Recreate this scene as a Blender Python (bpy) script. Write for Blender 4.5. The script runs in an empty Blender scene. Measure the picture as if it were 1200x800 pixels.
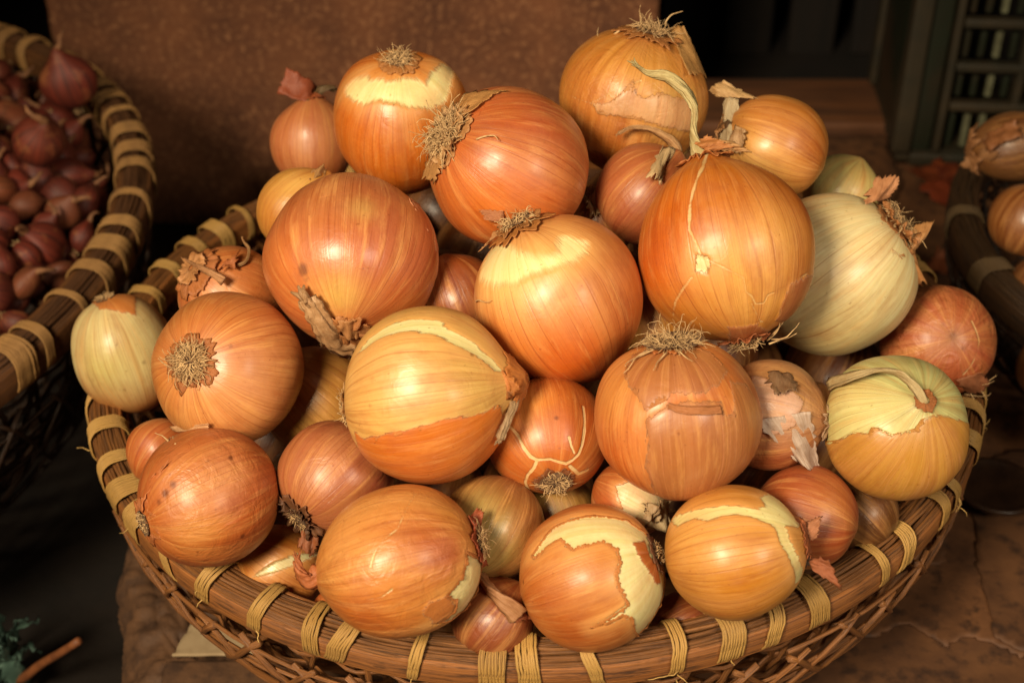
import bpy, math, random
import numpy as np
from mathutils import Vector, Matrix, noise as mn

rng = np.random.default_rng(7)
random.seed(7)
SC = bpy.context.scene
COL = SC.collection

# ------------------------------------------------------------------ camera, light, exposure
PIT = math.radians(35.1)
FPX = 1667.0
CAM = np.array([-0.01433, -0.73544, 0.66530])
RIGHT = np.array([1., 0, 0]); FWD = np.array([0, math.cos(PIT), -math.sin(PIT)]); DOWN = np.array([0, -math.sin(PIT), -math.cos(PIT)])
cd = bpy.data.cameras.new('camera'); cam = bpy.data.objects.new('camera', cd); COL.objects.link(cam)
cam.location = CAM; cam.rotation_euler = (math.pi/2-PIT, 0, 0)
cd.lens = 50; cd.sensor_width = 36; cd.clip_start = .02; cd.clip_end = 50
cd.dof.use_dof = True; cd.dof.focus_distance = .70; cd.dof.aperture_fstop = 8.0
SC.camera = cam
w = bpy.data.worlds.new('World'); SC.world = w; w.use_nodes = True
w.node_tree.nodes['Background'].inputs[0].default_value = (1.0, .80, .58, 1)
w.node_tree.nodes['Background'].inputs[1].default_value = .005

def area(name, loc, target, size, power, color, spread=math.pi):
    l = bpy.data.lights.new(name, 'AREA'); l.shape = 'RECTANGLE'; l.size = size[0]; l.size_y = size[1]
    l.energy = power; l.color = color; l.spread = spread
    o = bpy.data.objects.new(name, l); COL.objects.link(o); o.location = loc
    o.rotation_euler = (Vector(target)-Vector(loc)).to_track_quat('-Z', 'Y').to_euler()
    return o
area('stall_front_light', (-.62, -1.22, 1.22), (-.01, -.07, .20), (.40, .36), 3.9, (1.0, .86, .60), math.radians(52))
area('side_opening_light', (.80, -1.15, 1.05), (.03, -.06, .20), (.34, .34), 1.0, (1.0, .89, .68), math.radians(50))
SC.view_settings.view_transform = 'Standard'; SC.view_settings.look = 'None'
SC.view_settings.exposure = 0.0; SC.view_settings.gamma = 1.0

# ------------------------------------------------------------------ helpers
def lin(c):
    c = np.array(c, float)/255.
    return np.where(c <= .04045, c/12.92, ((c+.055)/1.055)**2.4)

def ray(px, py): return RIGHT*(px-600)/FPX + DOWN*(py-400)/FPX + FWD
def at(px, py, d): return CAM + ray(px, py)*d
def on_z(px, py, z):
    r = ray(px, py); return CAM + r*((z-CAM[2])/r[2])

def tag(o, label=None, cat=None, group=None, kind=None):
    if label: o['label'] = label
    if cat: o['category'] = cat
    if group: o['group'] = group
    if kind: o['kind'] = kind
    return o

def empty(name, loc=(0, 0, 0), rot=None):
    o = bpy.data.objects.new(name, None); COL.objects.link(o)
    o.empty_display_size = .01
    M = (rot.to_4x4() if rot is not None else Matrix.Identity(4)); M.translation = Vector(loc)
    o.matrix_world = M
    return o

def mesh(name, V, F, mat, parent=None, uv=None, cols=None, vecs=None, smooth=True):
    V = np.asarray(V, np.float32)
    me = bpy.data.meshes.new(name)
    F = [f for f in F]
    sizes = np.array([len(f) for f in F], np.int32)
    loops = np.concatenate([np.asarray(f, np.int32) for f in F]) if len(set(sizes)) > 1 else np.asarray(F, np.int32).ravel()
    me.vertices.add(len(V)); me.vertices.foreach_set('co', V.ravel())
    me.loops.add(len(loops)); me.loops.foreach_set('vertex_index', loops)
    me.polygons.add(len(sizes))
    me.polygons.foreach_set('loop_start', np.concatenate([[0], np.cumsum(sizes)[:-1]]).astype(np.int32))
    if smooth: me.polygons.foreach_set('use_smooth', np.ones(len(sizes), bool))
    me.update(calc_edges=True); me.validate()
    if uv is not None:
        l = me.uv_layers.new(name='UVMap'); l.data.foreach_set('uv', np.asarray(uv, np.float32)[loops].ravel())
    for k, c in (cols or {}).items():
        a = me.attributes.new(k, 'FLOAT_COLOR', 'POINT')
        c = np.asarray(c, np.float32)
        if c.ndim == 1: c = np.tile(c, (len(V), 1))
        a.data.foreach_set('color', np.concatenate([c[:, :3], np.ones((len(V), 1), np.float32)], 1).ravel())
    for k, c in (vecs or {}).items():
        a = me.attributes.new(k, 'FLOAT_VECTOR', 'POINT'); a.data.foreach_set('vector', np.asarray(c, np.float32).ravel())
    if mat: me.materials.append(mat)
    o = bpy.data.objects.new(name, me); COL.objects.link(o)
    if parent is not None: o.parent = parent
    return o

class MB:
    def __init__(s): s.V = []; s.F = []; s.U = []; s.n = 0
    def add(s, V, F, U=None):
        V = np.asarray(V, float); s.V.append(V); s.F += [tuple(i+s.n for i in f) for f in F]
        s.U.append(np.zeros((len(V), 2)) if U is None else np.asarray(U, float)); s.n += len(V)
    def build(s, name, mat, parent=None, **k):
        return mesh(name, np.concatenate(s.V), s.F, mat, parent, uv=np.concatenate(s.U), **k)

def tube(P, rad, sides=6, closed=False, sec=None, up0=None, rough=0, u0=0, twist=0.):
    """sweep a section along P; sec = (n,2) section offsets in (side, up)"""
    P = np.asarray(P, float); n = len(P)
    T = np.zeros_like(P)
    if closed: T = np.roll(P, -1, 0)-np.roll(P, 1, 0)
    else: T[1:-1] = P[2:]-P[:-2]; T[0] = P[1]-P[0]; T[-1] = P[-1]-P[-2]
    T /= np.linalg.norm(T, axis=1)[:, None]+1e-12
    up = np.array(up0 if up0 is not None else ([0, 0, 1] if abs(T[0][2]) < .9 else [1, 0, 0]), float)
    N = np.zeros_like(P); B = np.zeros_like(P)
    for i in range(n):
        b = np.cross(T[i], up); b /= np.linalg.norm(b)+1e-12; nn = np.cross(b, T[i])
        B[i] = b; N[i] = nn
        if up0 is None: up = nn
    a = np.linspace(0, 2*np.pi, sides, endpoint=False)
    S = np.stack([np.cos(a), np.sin(a)], 1) if sec is None else np.asarray(sec, float)
    sides = len(S)
    rad = np.broadcast_to(np.asarray(rad, float), (n,))
    if twist:
        w_ = np.linspace(0, twist, n)[:, None]; B, N = B*np.cos(w_)+N*np.sin(w_), N*np.cos(w_)-B*np.sin(w_)
    V = P[:, None]+rad[:, None, None]*(S[None, :, 0:1]*B[:, None]+S[None, :, 1:2]*N[:, None])
    if rough: V = V + rng.normal(size=V.shape)*rough
    L = np.concatenate([[0], np.cumsum(np.linalg.norm(np.diff(P, axis=0), axis=1))])+u0
    U = np.stack([np.repeat(L, sides), np.tile(np.arange(sides)/sides, n)], 1)
    F = []
    m = n if closed else n-1
    for i in range(m):
        j = (i+1) % n
        for k in range(sides):
            l = (k+1) % sides
            F.append((i*sides+k, i*sides+l, j*sides+l, j*sides+k))
    V = V.reshape(-1, 3)
    if not closed:
        F.append(tuple(range(sides-1, -1, -1))); F.append(tuple((n-1)*sides+k for k in range(sides)))
    return V, F, U

def rrect(w, h, r=.3, n=4):
    """rounded-rectangle section, full width w, height h"""
    out = []
    q = min(w, h)/2*r*2
    for cx, cy, a0 in ((w/2-q, h/2-q, 0), (-w/2+q, h/2-q, 90), (-w/2+q, -h/2+q, 180), (w/2-q, -h/2+q, 270)):
        for k in range(n):
            a = math.radians(a0+90*k/(n-1)); out.append((cx+q*math.cos(a), cy+q*math.sin(a)))
    return np.array(out)

def fbm1(x, seed, oct=3):
    return sum(mn.noise(Vector((x*2**o, seed*7.31+o*3.7, seed*1.7)))/2**o for o in range(oct))

def nvec(P, scale, seed, oct=3):
    """fractal noise sampled at many points"""
    out = np.zeros(len(P)); off = Vector((seed*3.17, seed*5.3, seed*1.9))
    for i, p in enumerate(P):
        v = Vector(p)*scale+off; s = 0; a = 1
        for _ in range(oct): s += a*mn.noise(v); v = v*2.03; a *= .5
        out[i] = s
    return out

# ------------------------------------------------------------------ node helpers
class NT:
    def __init__(s, name):
        s.m = bpy.data.materials.new(name); s.m.use_nodes = True; s.t = s.m.node_tree
        s.t.nodes.clear(); s.out = s.t.nodes.new('ShaderNodeOutputMaterial')
    def n(s, typ, **k):
        x = s.t.nodes.new('ShaderNode'+typ)
        for a, b in k.items(): setattr(x, a, b)
        return x
    def L(s, a, b): s.t.links.new(a, b)
    def inp(s, sock, v):
        if hasattr(v, 'is_linked') or hasattr(v, 'links'): s.L(v, sock)
        else: sock.default_value = v
    def math(s, op, a, b=0., c=None, clamp=False):
        x = s.n('Math', operation=op, use_clamp=clamp); s.inp(x.inputs[0], a); s.inp(x.inputs[1], b)
        if c is not None: s.inp(x.inputs[2], c)
        return x.outputs[0]
    def vmath(s, op, a, b=(0, 0, 0), sc=None):
        x = s.n('VectorMath', operation=op); s.inp(x.inputs[0], a); s.inp(x.inputs[1], b)
        if sc is not None: s.inp(x.inputs['Scale'], sc)
        return x.outputs[0]
    def comb(s, a, b, c):
        x = s.n('CombineXYZ'); s.inp(x.inputs[0], a); s.inp(x.inputs[1], b); s.inp(x.inputs[2], c); return x.outputs[0]
    def sep(s, v):
        x = s.n('SeparateXYZ'); s.inp(x.inputs[0], v); return x.outputs
    def noise(s, vec, scale=1., detail=3., rough=.5, dist=0.):
        x = s.n('TexNoise'); s.inp(x.inputs['Vector'], vec); x.inputs['Scale'].default_value = scale
        x.inputs['Detail'].default_value = detail; x.inputs['Roughness'].default_value = rough; x.inputs['Distortion'].default_value = dist
        return x.outputs[0]
    def remap(s, v, a, b, c=0., d=1., smooth=False):
        x = s.n('MapRange', interpolation_type='SMOOTHSTEP' if smooth else 'LINEAR')
        s.inp(x.inputs[0], v); s.inp(x.inputs[1], a); s.inp(x.inputs[2], b); s.inp(x.inputs[3], c); s.inp(x.inputs[4], d)
        return x.outputs[0]
    def mix(s, f, a, b, mode='MIX'):
        x = s.n('Mix', data_type='RGBA', blend_type=mode); s.inp(x.inputs[0], f)
        s.inp(x.inputs[6], a if not isinstance(a, tuple) else (*a[:3], 1)); s.inp(x.inputs[7], b if not isinstance(b, tuple) else (*b[:3], 1))
        return x.outputs[2]
    def attr(s, name):
        x = s.n('Attribute', attribute_name=name); return x
    def bump(s, h, strength, dist):
        x = s.n('Bump'); s.inp(x.inputs['Height'], h); x.inputs['Strength'].default_value = strength; x.inputs['Distance'].default_value = dist
        return x.outputs[0]
    def bsdf(s, **k):
        x = s.n('BsdfPrincipled')
        for a, b in k.items():
            s.inp(x.inputs[a.replace('_', ' ')], b)
        return x

def T3(c, g=1.):
    c = lin(c)*g; return (float(c[0]), float(c[1]), float(c[2]), 1.)

# ------------------------------------------------------------------ onion material
def make_onion_mat():
    N = NT('onion_skin')
    tc = N.n('TexCoord').outputs['Object']; rnd = N.n('ObjectInfo').outputs['Random']
    x, y, z = N.sep(tc)
    ln = N.math('SQRT', N.math('ADD', N.math('MULTIPLY', x, x), N.math('ADD', N.math('MULTIPLY', y, y), 1e-9)))
    # slight wander so the fibres are not perfect meridians
    wob = N.math('MULTIPLY', N.math('SUBTRACT', N.noise(tc, 26, 1), .5), .07)
    nx = N.math('ADD', N.math('DIVIDE', x, ln), wob); ny = N.math('SUBTRACT', N.math('DIVIDE', y, ln), wob)
    lat = N.math('MULTIPLY', z, 22.)
    r10 = N.math('MULTIPLY', rnd, 37.)
    def mer(k, m):
        return N.comb(N.math('ADD', N.math('MULTIPLY', nx, k), r10), N.math('ADD', N.math('MULTIPLY', ny, k), r10), N.math('MULTIPLY', lat, m))
    broad = N.noise(mer(2.6, .45), 1, 3, .55)
    fib = N.noise(mer(11, .22), 1, 2, .5)
    fine = N.noise(mer(60, .4), 1, 1.5, .5)
    vn = N.noise(mer(4.2, .06), 1, 1.2, .5)
    vein = N.remap(N.math('ABSOLUTE', N.math('SUBTRACT', N.math('FRACT', N.math('MULTIPLY', vn, 11.)), .5)), 0., .09, 1., 0., True)
    veinfade = N.remap(N.noise(tc, 55, 2), .38, .6, 0., 1., True)
    vein = N.math('MULTIPLY', vein, veinfade)
    lon = N.math('ARCTAN2', ny, nx)
    wl = N.math('MULTIPLY', N.math('SUBTRACT', N.noise(mer(1.6, .10), 1, 2, .5), .5), 5.)
    l1 = N.math('FRACT', N.math('ADD', N.math('MULTIPLY', lon, 46/6.283185), wl))
    ll = N.remap(N.math('ABSOLUTE', N.math('SUBTRACT', l1, .5)), .0, .085, 1., 0., True)
    l2 = N.math('FRACT', N.math('ADD', N.math('MULTIPLY', lon, 118/6.283185), N.math('MULTIPLY', wl, 1.7)))
    ll2 = N.remap(N.math('ABSOLUTE', N.math('SUBTRACT', l2, .5)), .0, .16, 1., 0., True)
    lf = N.remap(N.noise(mer(2.3, .5), 1, 2, .5), .38, .62, .10, .62)
    ll = N.math('MULTIPLY', ll, lf); ll2 = N.math('MULTIPLY', ll2, N.remap(N.noise(mer(3.3, .8), 1, 2, .5), .45, .65, .0, .34))
    lines = N.math('MAXIMUM', ll, ll2)
    mott = N.noise(N.vmath('ADD', tc, N.comb(r10, r10, 0.)), 60, 5, .62)
    big = N.noise(N.vmath('ADD', tc, N.comb(r10, 0., r10)), 20, 3, .5)
    edge = N.noise(mer(15, 3.4), 1, 6, .72)
    spk = N.noise(N.vmath('ADD', tc, N.comb(r10, r10, r10)), 420, 2, .5)
    sd = N.sep(N.attr('sd').outputs['Vector'])
    col = N.attr('Col').outputs['Color']; und = N.attr('Und').outputs['Color']; sht = N.attr('Sht').outputs['Color']
    ej = N.math('MULTIPLY', N.math('SUBTRACT', edge, .5), .20)
    p = N.math('ADD', sd[0], ej); s = N.math('ADD', sd[1], ej)
    sf = N.attr('sf').outputs['Fac']; peel = N.remap(p, N.math('SUBTRACT', -.007, sf), N.math('ADD', .007, sf), 0., 1., True); sheet = N.remap(s, -.006, .006, 0., 1., True)
    # outer skin colour
    def varied(c, dark, light, amt):
        a = N.mix(N.remap(fib, .38, .70, 0., .62), c, N.mix(1., c, dark, 'MULTIPLY'))
        b = N.mix(N.math('MULTIPLY', N.remap(broad, .45, .72), .7*amt), a, N.mix(.5, a, light))
        b = N.mix(N.math('MULTIPLY', N.remap(N.noise(mer(5., .8), 1, 4, .65), .50, .70), .62*amt), b, N.mix(1., b, (.70, .52, .44), 'MULTIPLY'))
        b = N.mix(N.math('MULTIPLY', N.remap(mott, .5, .75), .55*amt), b, N.mix(1., b, (.74, .62, .50), 'MULTIPLY'))
        b = N.mix(N.math('MULTIPLY', N.remap(N.noise(mer(7.5, 1.3), 1, 5, .68), .52, .72), .42*amt), b, T3((230, 168, 98)))
        b = N.mix(N.math('MULTIPLY', N.remap(N.noise(mer(4.2, 1.6), 1, 5, .7), .54, .70), .50*amt), b, N.mix(1., b, (.82, .60, .48), 'MULTIPLY'))
        return N.mix(N.math('MULTIPLY', N.remap(fine, .5, .75), .30), b, N.mix(1., b, (.70, .58, .46), 'MULTIPLY'))
    oc = varied(col, (.84, .74, .60), T3((212, 152, 88)), 1.)
    oc = N.mix(N.math('MULTIPLY', N.remap(big, .48, .66), .6), oc, N.mix(1., oc, (.82, .70, .60), 'MULTIPLY'))
    oc = N.mix(lines, oc, N.mix(1., oc, (.60, .40, .30), 'MULTIPLY'))
    oc = N.mix(N.math('MULTIPLY', vein, .3), oc, N.mix(1., oc, (.60, .42, .32), 'MULTIPLY'))
    oc = N.mix(N.remap(N.math('ADD', p, N.math('MULTIPLY', N.math('SUBTRACT', broad, .5), .35)), -.30, .0, 0., .42, True), oc, T3((222, 160, 92)))
    uc = N.mix(N.remap(fib, .38, .66), und, N.mix(1., und, (.90, .90, .78), 'MULTIPLY'))
    uc = N.mix(N.math('MULTIPLY', N.remap(broad, .5, .75), .5), uc, N.mix(1., uc, (.93, .80, .62), 'MULTIPLY'))
    uc = N.mix(N.remap(N.math('ADD', mott, N.math('MULTIPLY', broad, .5)), .62, .92, 0., .7), uc, N.mix(.55, und, col))
    uc = N.mix(N.math('MULTIPLY', lines, .8), uc, N.mix(1., uc, (.70, .72, .48), 'MULTIPLY'))
    uc = N.mix(N.math('MULTIPLY', vein, .25), uc, N.mix(1., uc, (.70, .70, .46), 'MULTIPLY'))
    sc = varied(sht, (.80, .68, .58), T3((190, 120, 80)), .8)
    sc = N.mix(N.math('MULTIPLY', vein, .6), sc, N.mix(.5, sc, T3((225, 150, 110))))
    ck = N.math('ADD', N.attr('ck').outputs['Fac'], N.math('MULTIPLY', N.math('SUBTRACT', N.noise(tc, 95, 3, .6), .62), .05))
    crk = N.remap(ck, -.009, .009, 0., .75, True)
    c = N.mix(peel, oc, uc)
    c = N.mix(N.math('MULTIPLY', N.remap(ck, -.03, -.004, 0., 1., True), .22), c, N.mix(1., c, (.72, .55, .42), 'MULTIPLY'))
    c = N.mix(crk, c, N.mix(N.remap(mott, .4, .7), uc, T3((214, 164, 96))))
    # a thin dry line along the torn edge
    band = N.math('MULTIPLY', N.remap(N.math('ABSOLUTE', N.math('ADD', p, .010)), 0., .014, 1., 0., True), N.remap(sf, 0., .05, .45, 0.))
    c = N.mix(band, c, T3((190, 116, 60)))
    c = N.mix(sheet, c, sc)
    band2 = N.math('MULTIPLY', N.remap(N.math('ABSOLUTE', s), 0., .016, 1., 0., True), .38)
    c = N.mix(band2, c, T3((216, 150, 104)))
    # stains (third channel) and tiny dark specks
    st = N.remap(N.math('ADD', sd[2], N.math('MULTIPLY', N.math('SUBTRACT', mott, .5), .9)), .28, .75, 0., .8, True)
    c = N.mix(st, c, N.mix(1., c, (.30, .22, .17), 'MULTIPLY'))
    c = N.mix(N.math('MULTIPLY', N.remap(spk, .70, .76, 0., 1., True), .45), c, N.mix(1., c, (.45, .3, .2), 'MULTIPLY'))
    h = N.math('ADD', N.math('MULTIPLY', N.math('SUBTRACT', 1., peel), .7), N.math('MULTIPLY', sheet, .7))
    h = N.math('SUBTRACT', h, N.math('MULTIPLY', crk, .5))
    h = N.math('ADD', h, N.math('MULTIPLY', fine, .07))
    h = N.math('ADD', h, N.math('MULTIPLY', fib, .12))
    h = N.math('SUBTRACT', h, N.math('MULTIPLY', lines, .16))
    wr = N.noise(N.vmath('ADD', tc, N.comb(r10, 0., 0.)), 90, 4, .6, 1.2)
    h = N.math('ADD', h, N.math('MULTIPLY', N.math('MULTIPLY', wr, N.attr('wr').outputs['Fac']), 2.2))
    nb = N.bump(h, .9, .0008)
    rough = N.math('ADD', N.remap(mott, .35, .65, .36, .60), N.math('MULTIPLY', peel, -.02))
    b = N.bsdf(Base_Color=c, Roughness=rough, Normal=nb, Subsurface_Weight=.06, Subsurface_Scale=.006)
    b.inputs['Subsurface Radius'].default_value = (1., .42, .14)
    b.inputs['Specular IOR Level'].default_value = .55
    b.inputs['Coat Weight'].default_value = .20; b.inputs['Coat Roughness'].default_value = .27
    N.L(b.outputs[0], N.out.inputs[0]); return N.m

def make_paper_mat():
    N = NT('dry_papery_skin')
    uv = N.n('TexCoord').outputs['UV']; ob = N.n('TexCoord').outputs['Object']
    u, v, _ = N.sep(uv)
    col = N.attr('Col').outputs['Color']
    ln = N.noise(N.comb(N.math('MULTIPLY', u, 3.), N.math('MULTIPLY', v, 38.), 0.), 1, 3, .6)
    mt = N.noise(ob, 220, 4, .6)
    c = N.mix(N.remap(ln, .35, .7), col, N.mix(1., col, (.78, .68, .58), 'MULTIPLY'))
    c = N.mix(N.math('MULTIPLY', N.remap(mt, .5, .75), .7), c, N.mix(1., c, (.70, .58, .48), 'MULTIPLY'))
    nb = N.bump(N.math('ADD', ln, N.math('MULTIPLY', mt, .6)), .8, .0007)
    b = N.bsdf(Base_Color=c, Roughness=.52, Normal=nb)
    tr = N.n('BsdfTranslucent'); N.L(c, tr.inputs[0]); mx = N.n('MixShader'); mx.inputs[0].default_value = .22
    N.L(b.outputs[0], mx.inputs[1]); N.L(tr.outputs[0], mx.inputs[2])
    N.L(mx.outputs[0], N.out.inputs[0]); return N.m

def simple_mat(name, c1, c2, scale, rough=.6, bump=.4, bdist=.0006, stretch=None, uvc=False, detail=4, c3=None, scale3=None):
    N = NT(name); t = N.n('TexCoord'); v = t.outputs['UV' if uvc else 'Object']
    if stretch: v = N.vmath('MULTIPLY', v, stretch)
    n1 = N.noise(v, scale, detail, .62)
    c = N.mix(N.remap(n1, .34, .68), T3(c1), T3(c2))
    if c3:
        n3 = N.noise(v, scale3, 3, .6); c = N.mix(N.remap(n3, .52, .68, 0., .85), c, T3(c3))
    b = N.bsdf(Base_Color=c, Roughness=rough, Normal=N.bump(n1, bump, bdist))
    N.L(b.outputs[0], N.out.inputs[0]); return N.m

M = {}
M['onion'] = make_onion_mat(); M['paper'] = make_paper_mat()
M['root'] = simple_mat('root_fibre', (208, 170, 120), (150, 112, 72), 260, .8)
M['rootplate'] = simple_mat('root_plate', (120, 86, 56), (66, 46, 30), 300, .9, .9, .001)

def bamboo(name, c1, c2, c3, sa=1., rough=.42, g=1.):
    c1, c2, c3 = [tuple(x*g for x in c) for c in (c1, c2, c3)]
    N = NT(name); uv = N.n('TexCoord').outputs['UV']; rnd = N.n('ObjectInfo').outputs['Random']
    u, v, _ = N.sep(uv); r = N.math('MULTIPLY', rnd, 51.)
    n1 = N.noise(N.comb(N.math('ADD', N.math('MULTIPLY', u, 9.), r), N.math('MULTIPLY', v, 22.), r), sa, 4, .65)
    n2 = N.noise(N.comb(N.math('ADD', N.math('MULTIPLY', u, 45.), r), N.math('MULTIPLY', v, 4.), r), sa, 4, .7)
    n3 = N.noise(N.comb(N.math('ADD', N.math('MULTIPLY', u, 12.), r), N.math('MULTIPLY', v, 90.), 0.), sa, 2, .5)
    c = N.mix(N.remap(n1, .35, .65), T3(c1), T3(c2))
    c = N.mix(N.remap(n2, .50, .68, 0., .85), c, T3(c3))
    c = N.mix(N.math('MULTIPLY', N.remap(n3, .5, .65), .6), c, N.mix(1., c, (.5, .42, .35), 'MULTIPLY'))
    c = N.mix(N.math('MULTIPLY', rnd, .35), c, N.mix(1., c, (.6, .52, .45), 'MULTIPLY'))
    b = N.bsdf(Base_Color=c, Roughness=N.remap(n2, .3, .7, rough-.08, rough+.18), Normal=N.bump(N.math('ADD', n3, n1), .6, .0006))
    N.L(b.outputs[0], N.out.inputs[0]); return N.m
M['hoop'] = bamboo('bamboo_hoop', (176, 112, 58), (122, 72, 36), (56, 32, 18))
M['splint'] = bamboo('bamboo_splint', (156, 102, 54), (108, 68, 36), (60, 36, 22))
M['weaver'] = bamboo('cane_weaver', (166, 108, 58), (118, 72, 38), (72, 44, 24))
M['bind'] = bamboo('straw_binding', (212, 166, 92), (184, 138, 72), (128, 90, 46), 1., .5)
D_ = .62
MD = {'hoop': bamboo('dimmed_bamboo_hoop', (150, 98, 56), (106, 66, 38), (54, 32, 20), g=.9), 'splint': bamboo('dimmed_bamboo_splint', (132, 90, 58), (92, 60, 40), (54, 34, 24), g=.98),
      'weaver': bamboo('shade_toned_cane', (110, 70, 40), (74, 46, 26), (46, 28, 18), g=D_), 'bind': bamboo('dimmed_straw_binding', (188, 142, 84), (158, 114, 64), (112, 78, 44), 1., .6, g=1.08)}  # left basket's dimness put into darker bamboo and cane colours
MR = {'hoop': bamboo('shaded_bamboo_hoop', (110, 76, 46), (80, 52, 32), (46, 30, 20), g=.7), 'splint': bamboo('shaded_bamboo_splint', (112, 80, 50), (78, 54, 34), (46, 31, 20), g=.75), 'weaver': MD['weaver'], 'bind': bamboo('shaded_binding', (140, 108, 66), (112, 84, 50), (80, 58, 34), 1., .6, g=.8)}  # right basket's shade mixed into darker copies of the bamboo colours
M['fibre'] = simple_mat('loose_fibre', (196, 156, 88), (150, 112, 60), 200, .7)

# ------------------------------------------------------------------ onions
def profile(a, e, neck, root, oblate):
    """radius along the direction at polar angle a from the neck; returns (rho, z) for unit onion"""
    s, c = np.sin(a), np.cos(a)
    rho = s**oblate if oblate != 1 else s
    z = c*e
    z = z + neck*np.exp(-(a/.20)**2) + .35*neck*np.exp(-(a/.48)**2)
    b = np.pi-a
    z = z - root*np.exp(-(b/.17)**2) + .04*np.exp(-(b/.42)**2)
    return rho, z

def poly_sd(Q, poly):
    """signed distance (positive inside) of points Q to a polygon"""
    d = np.full(len(Q), 1e9); ins = np.zeros(len(Q), bool); n = len(poly)
    for i in range(n):
        a = poly[i]; b = poly[(i+1) % n]; e = b-a; w_ = Q-a
        t = np.clip((w_@e)/(e@e+1e-12), 0, 1); d = np.minimum(d, np.linalg.norm(w_-t[:, None]*e, axis=1))
        cnd = ((a[1] > Q[:, 1]) != (b[1] > Q[:, 1])) & (Q[:, 0] < (b[0]-a[0])*(Q[:, 1]-a[1])/((b[1]-a[1])+1e-12)+a[0])
        ins ^= cnd
    return np.where(ins, d, -d)

def azim(D, c):
    """azimuthal equidistant map of unit directions D about c"""
    t = np.cross([0, 0, 1.], c) if abs(c[2]) < .9 else np.cross([1., 0, 0], c); t /= np.linalg.norm(t); b = np.cross(c, t)
    dc = np.clip(D@c, -1, 1); th = np.arccos(dc); x = D@t; y = D@b; l = np.hypot(x, y)+1e-9
    return np.stack([x/l*th, y/l*th], 1)

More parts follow.
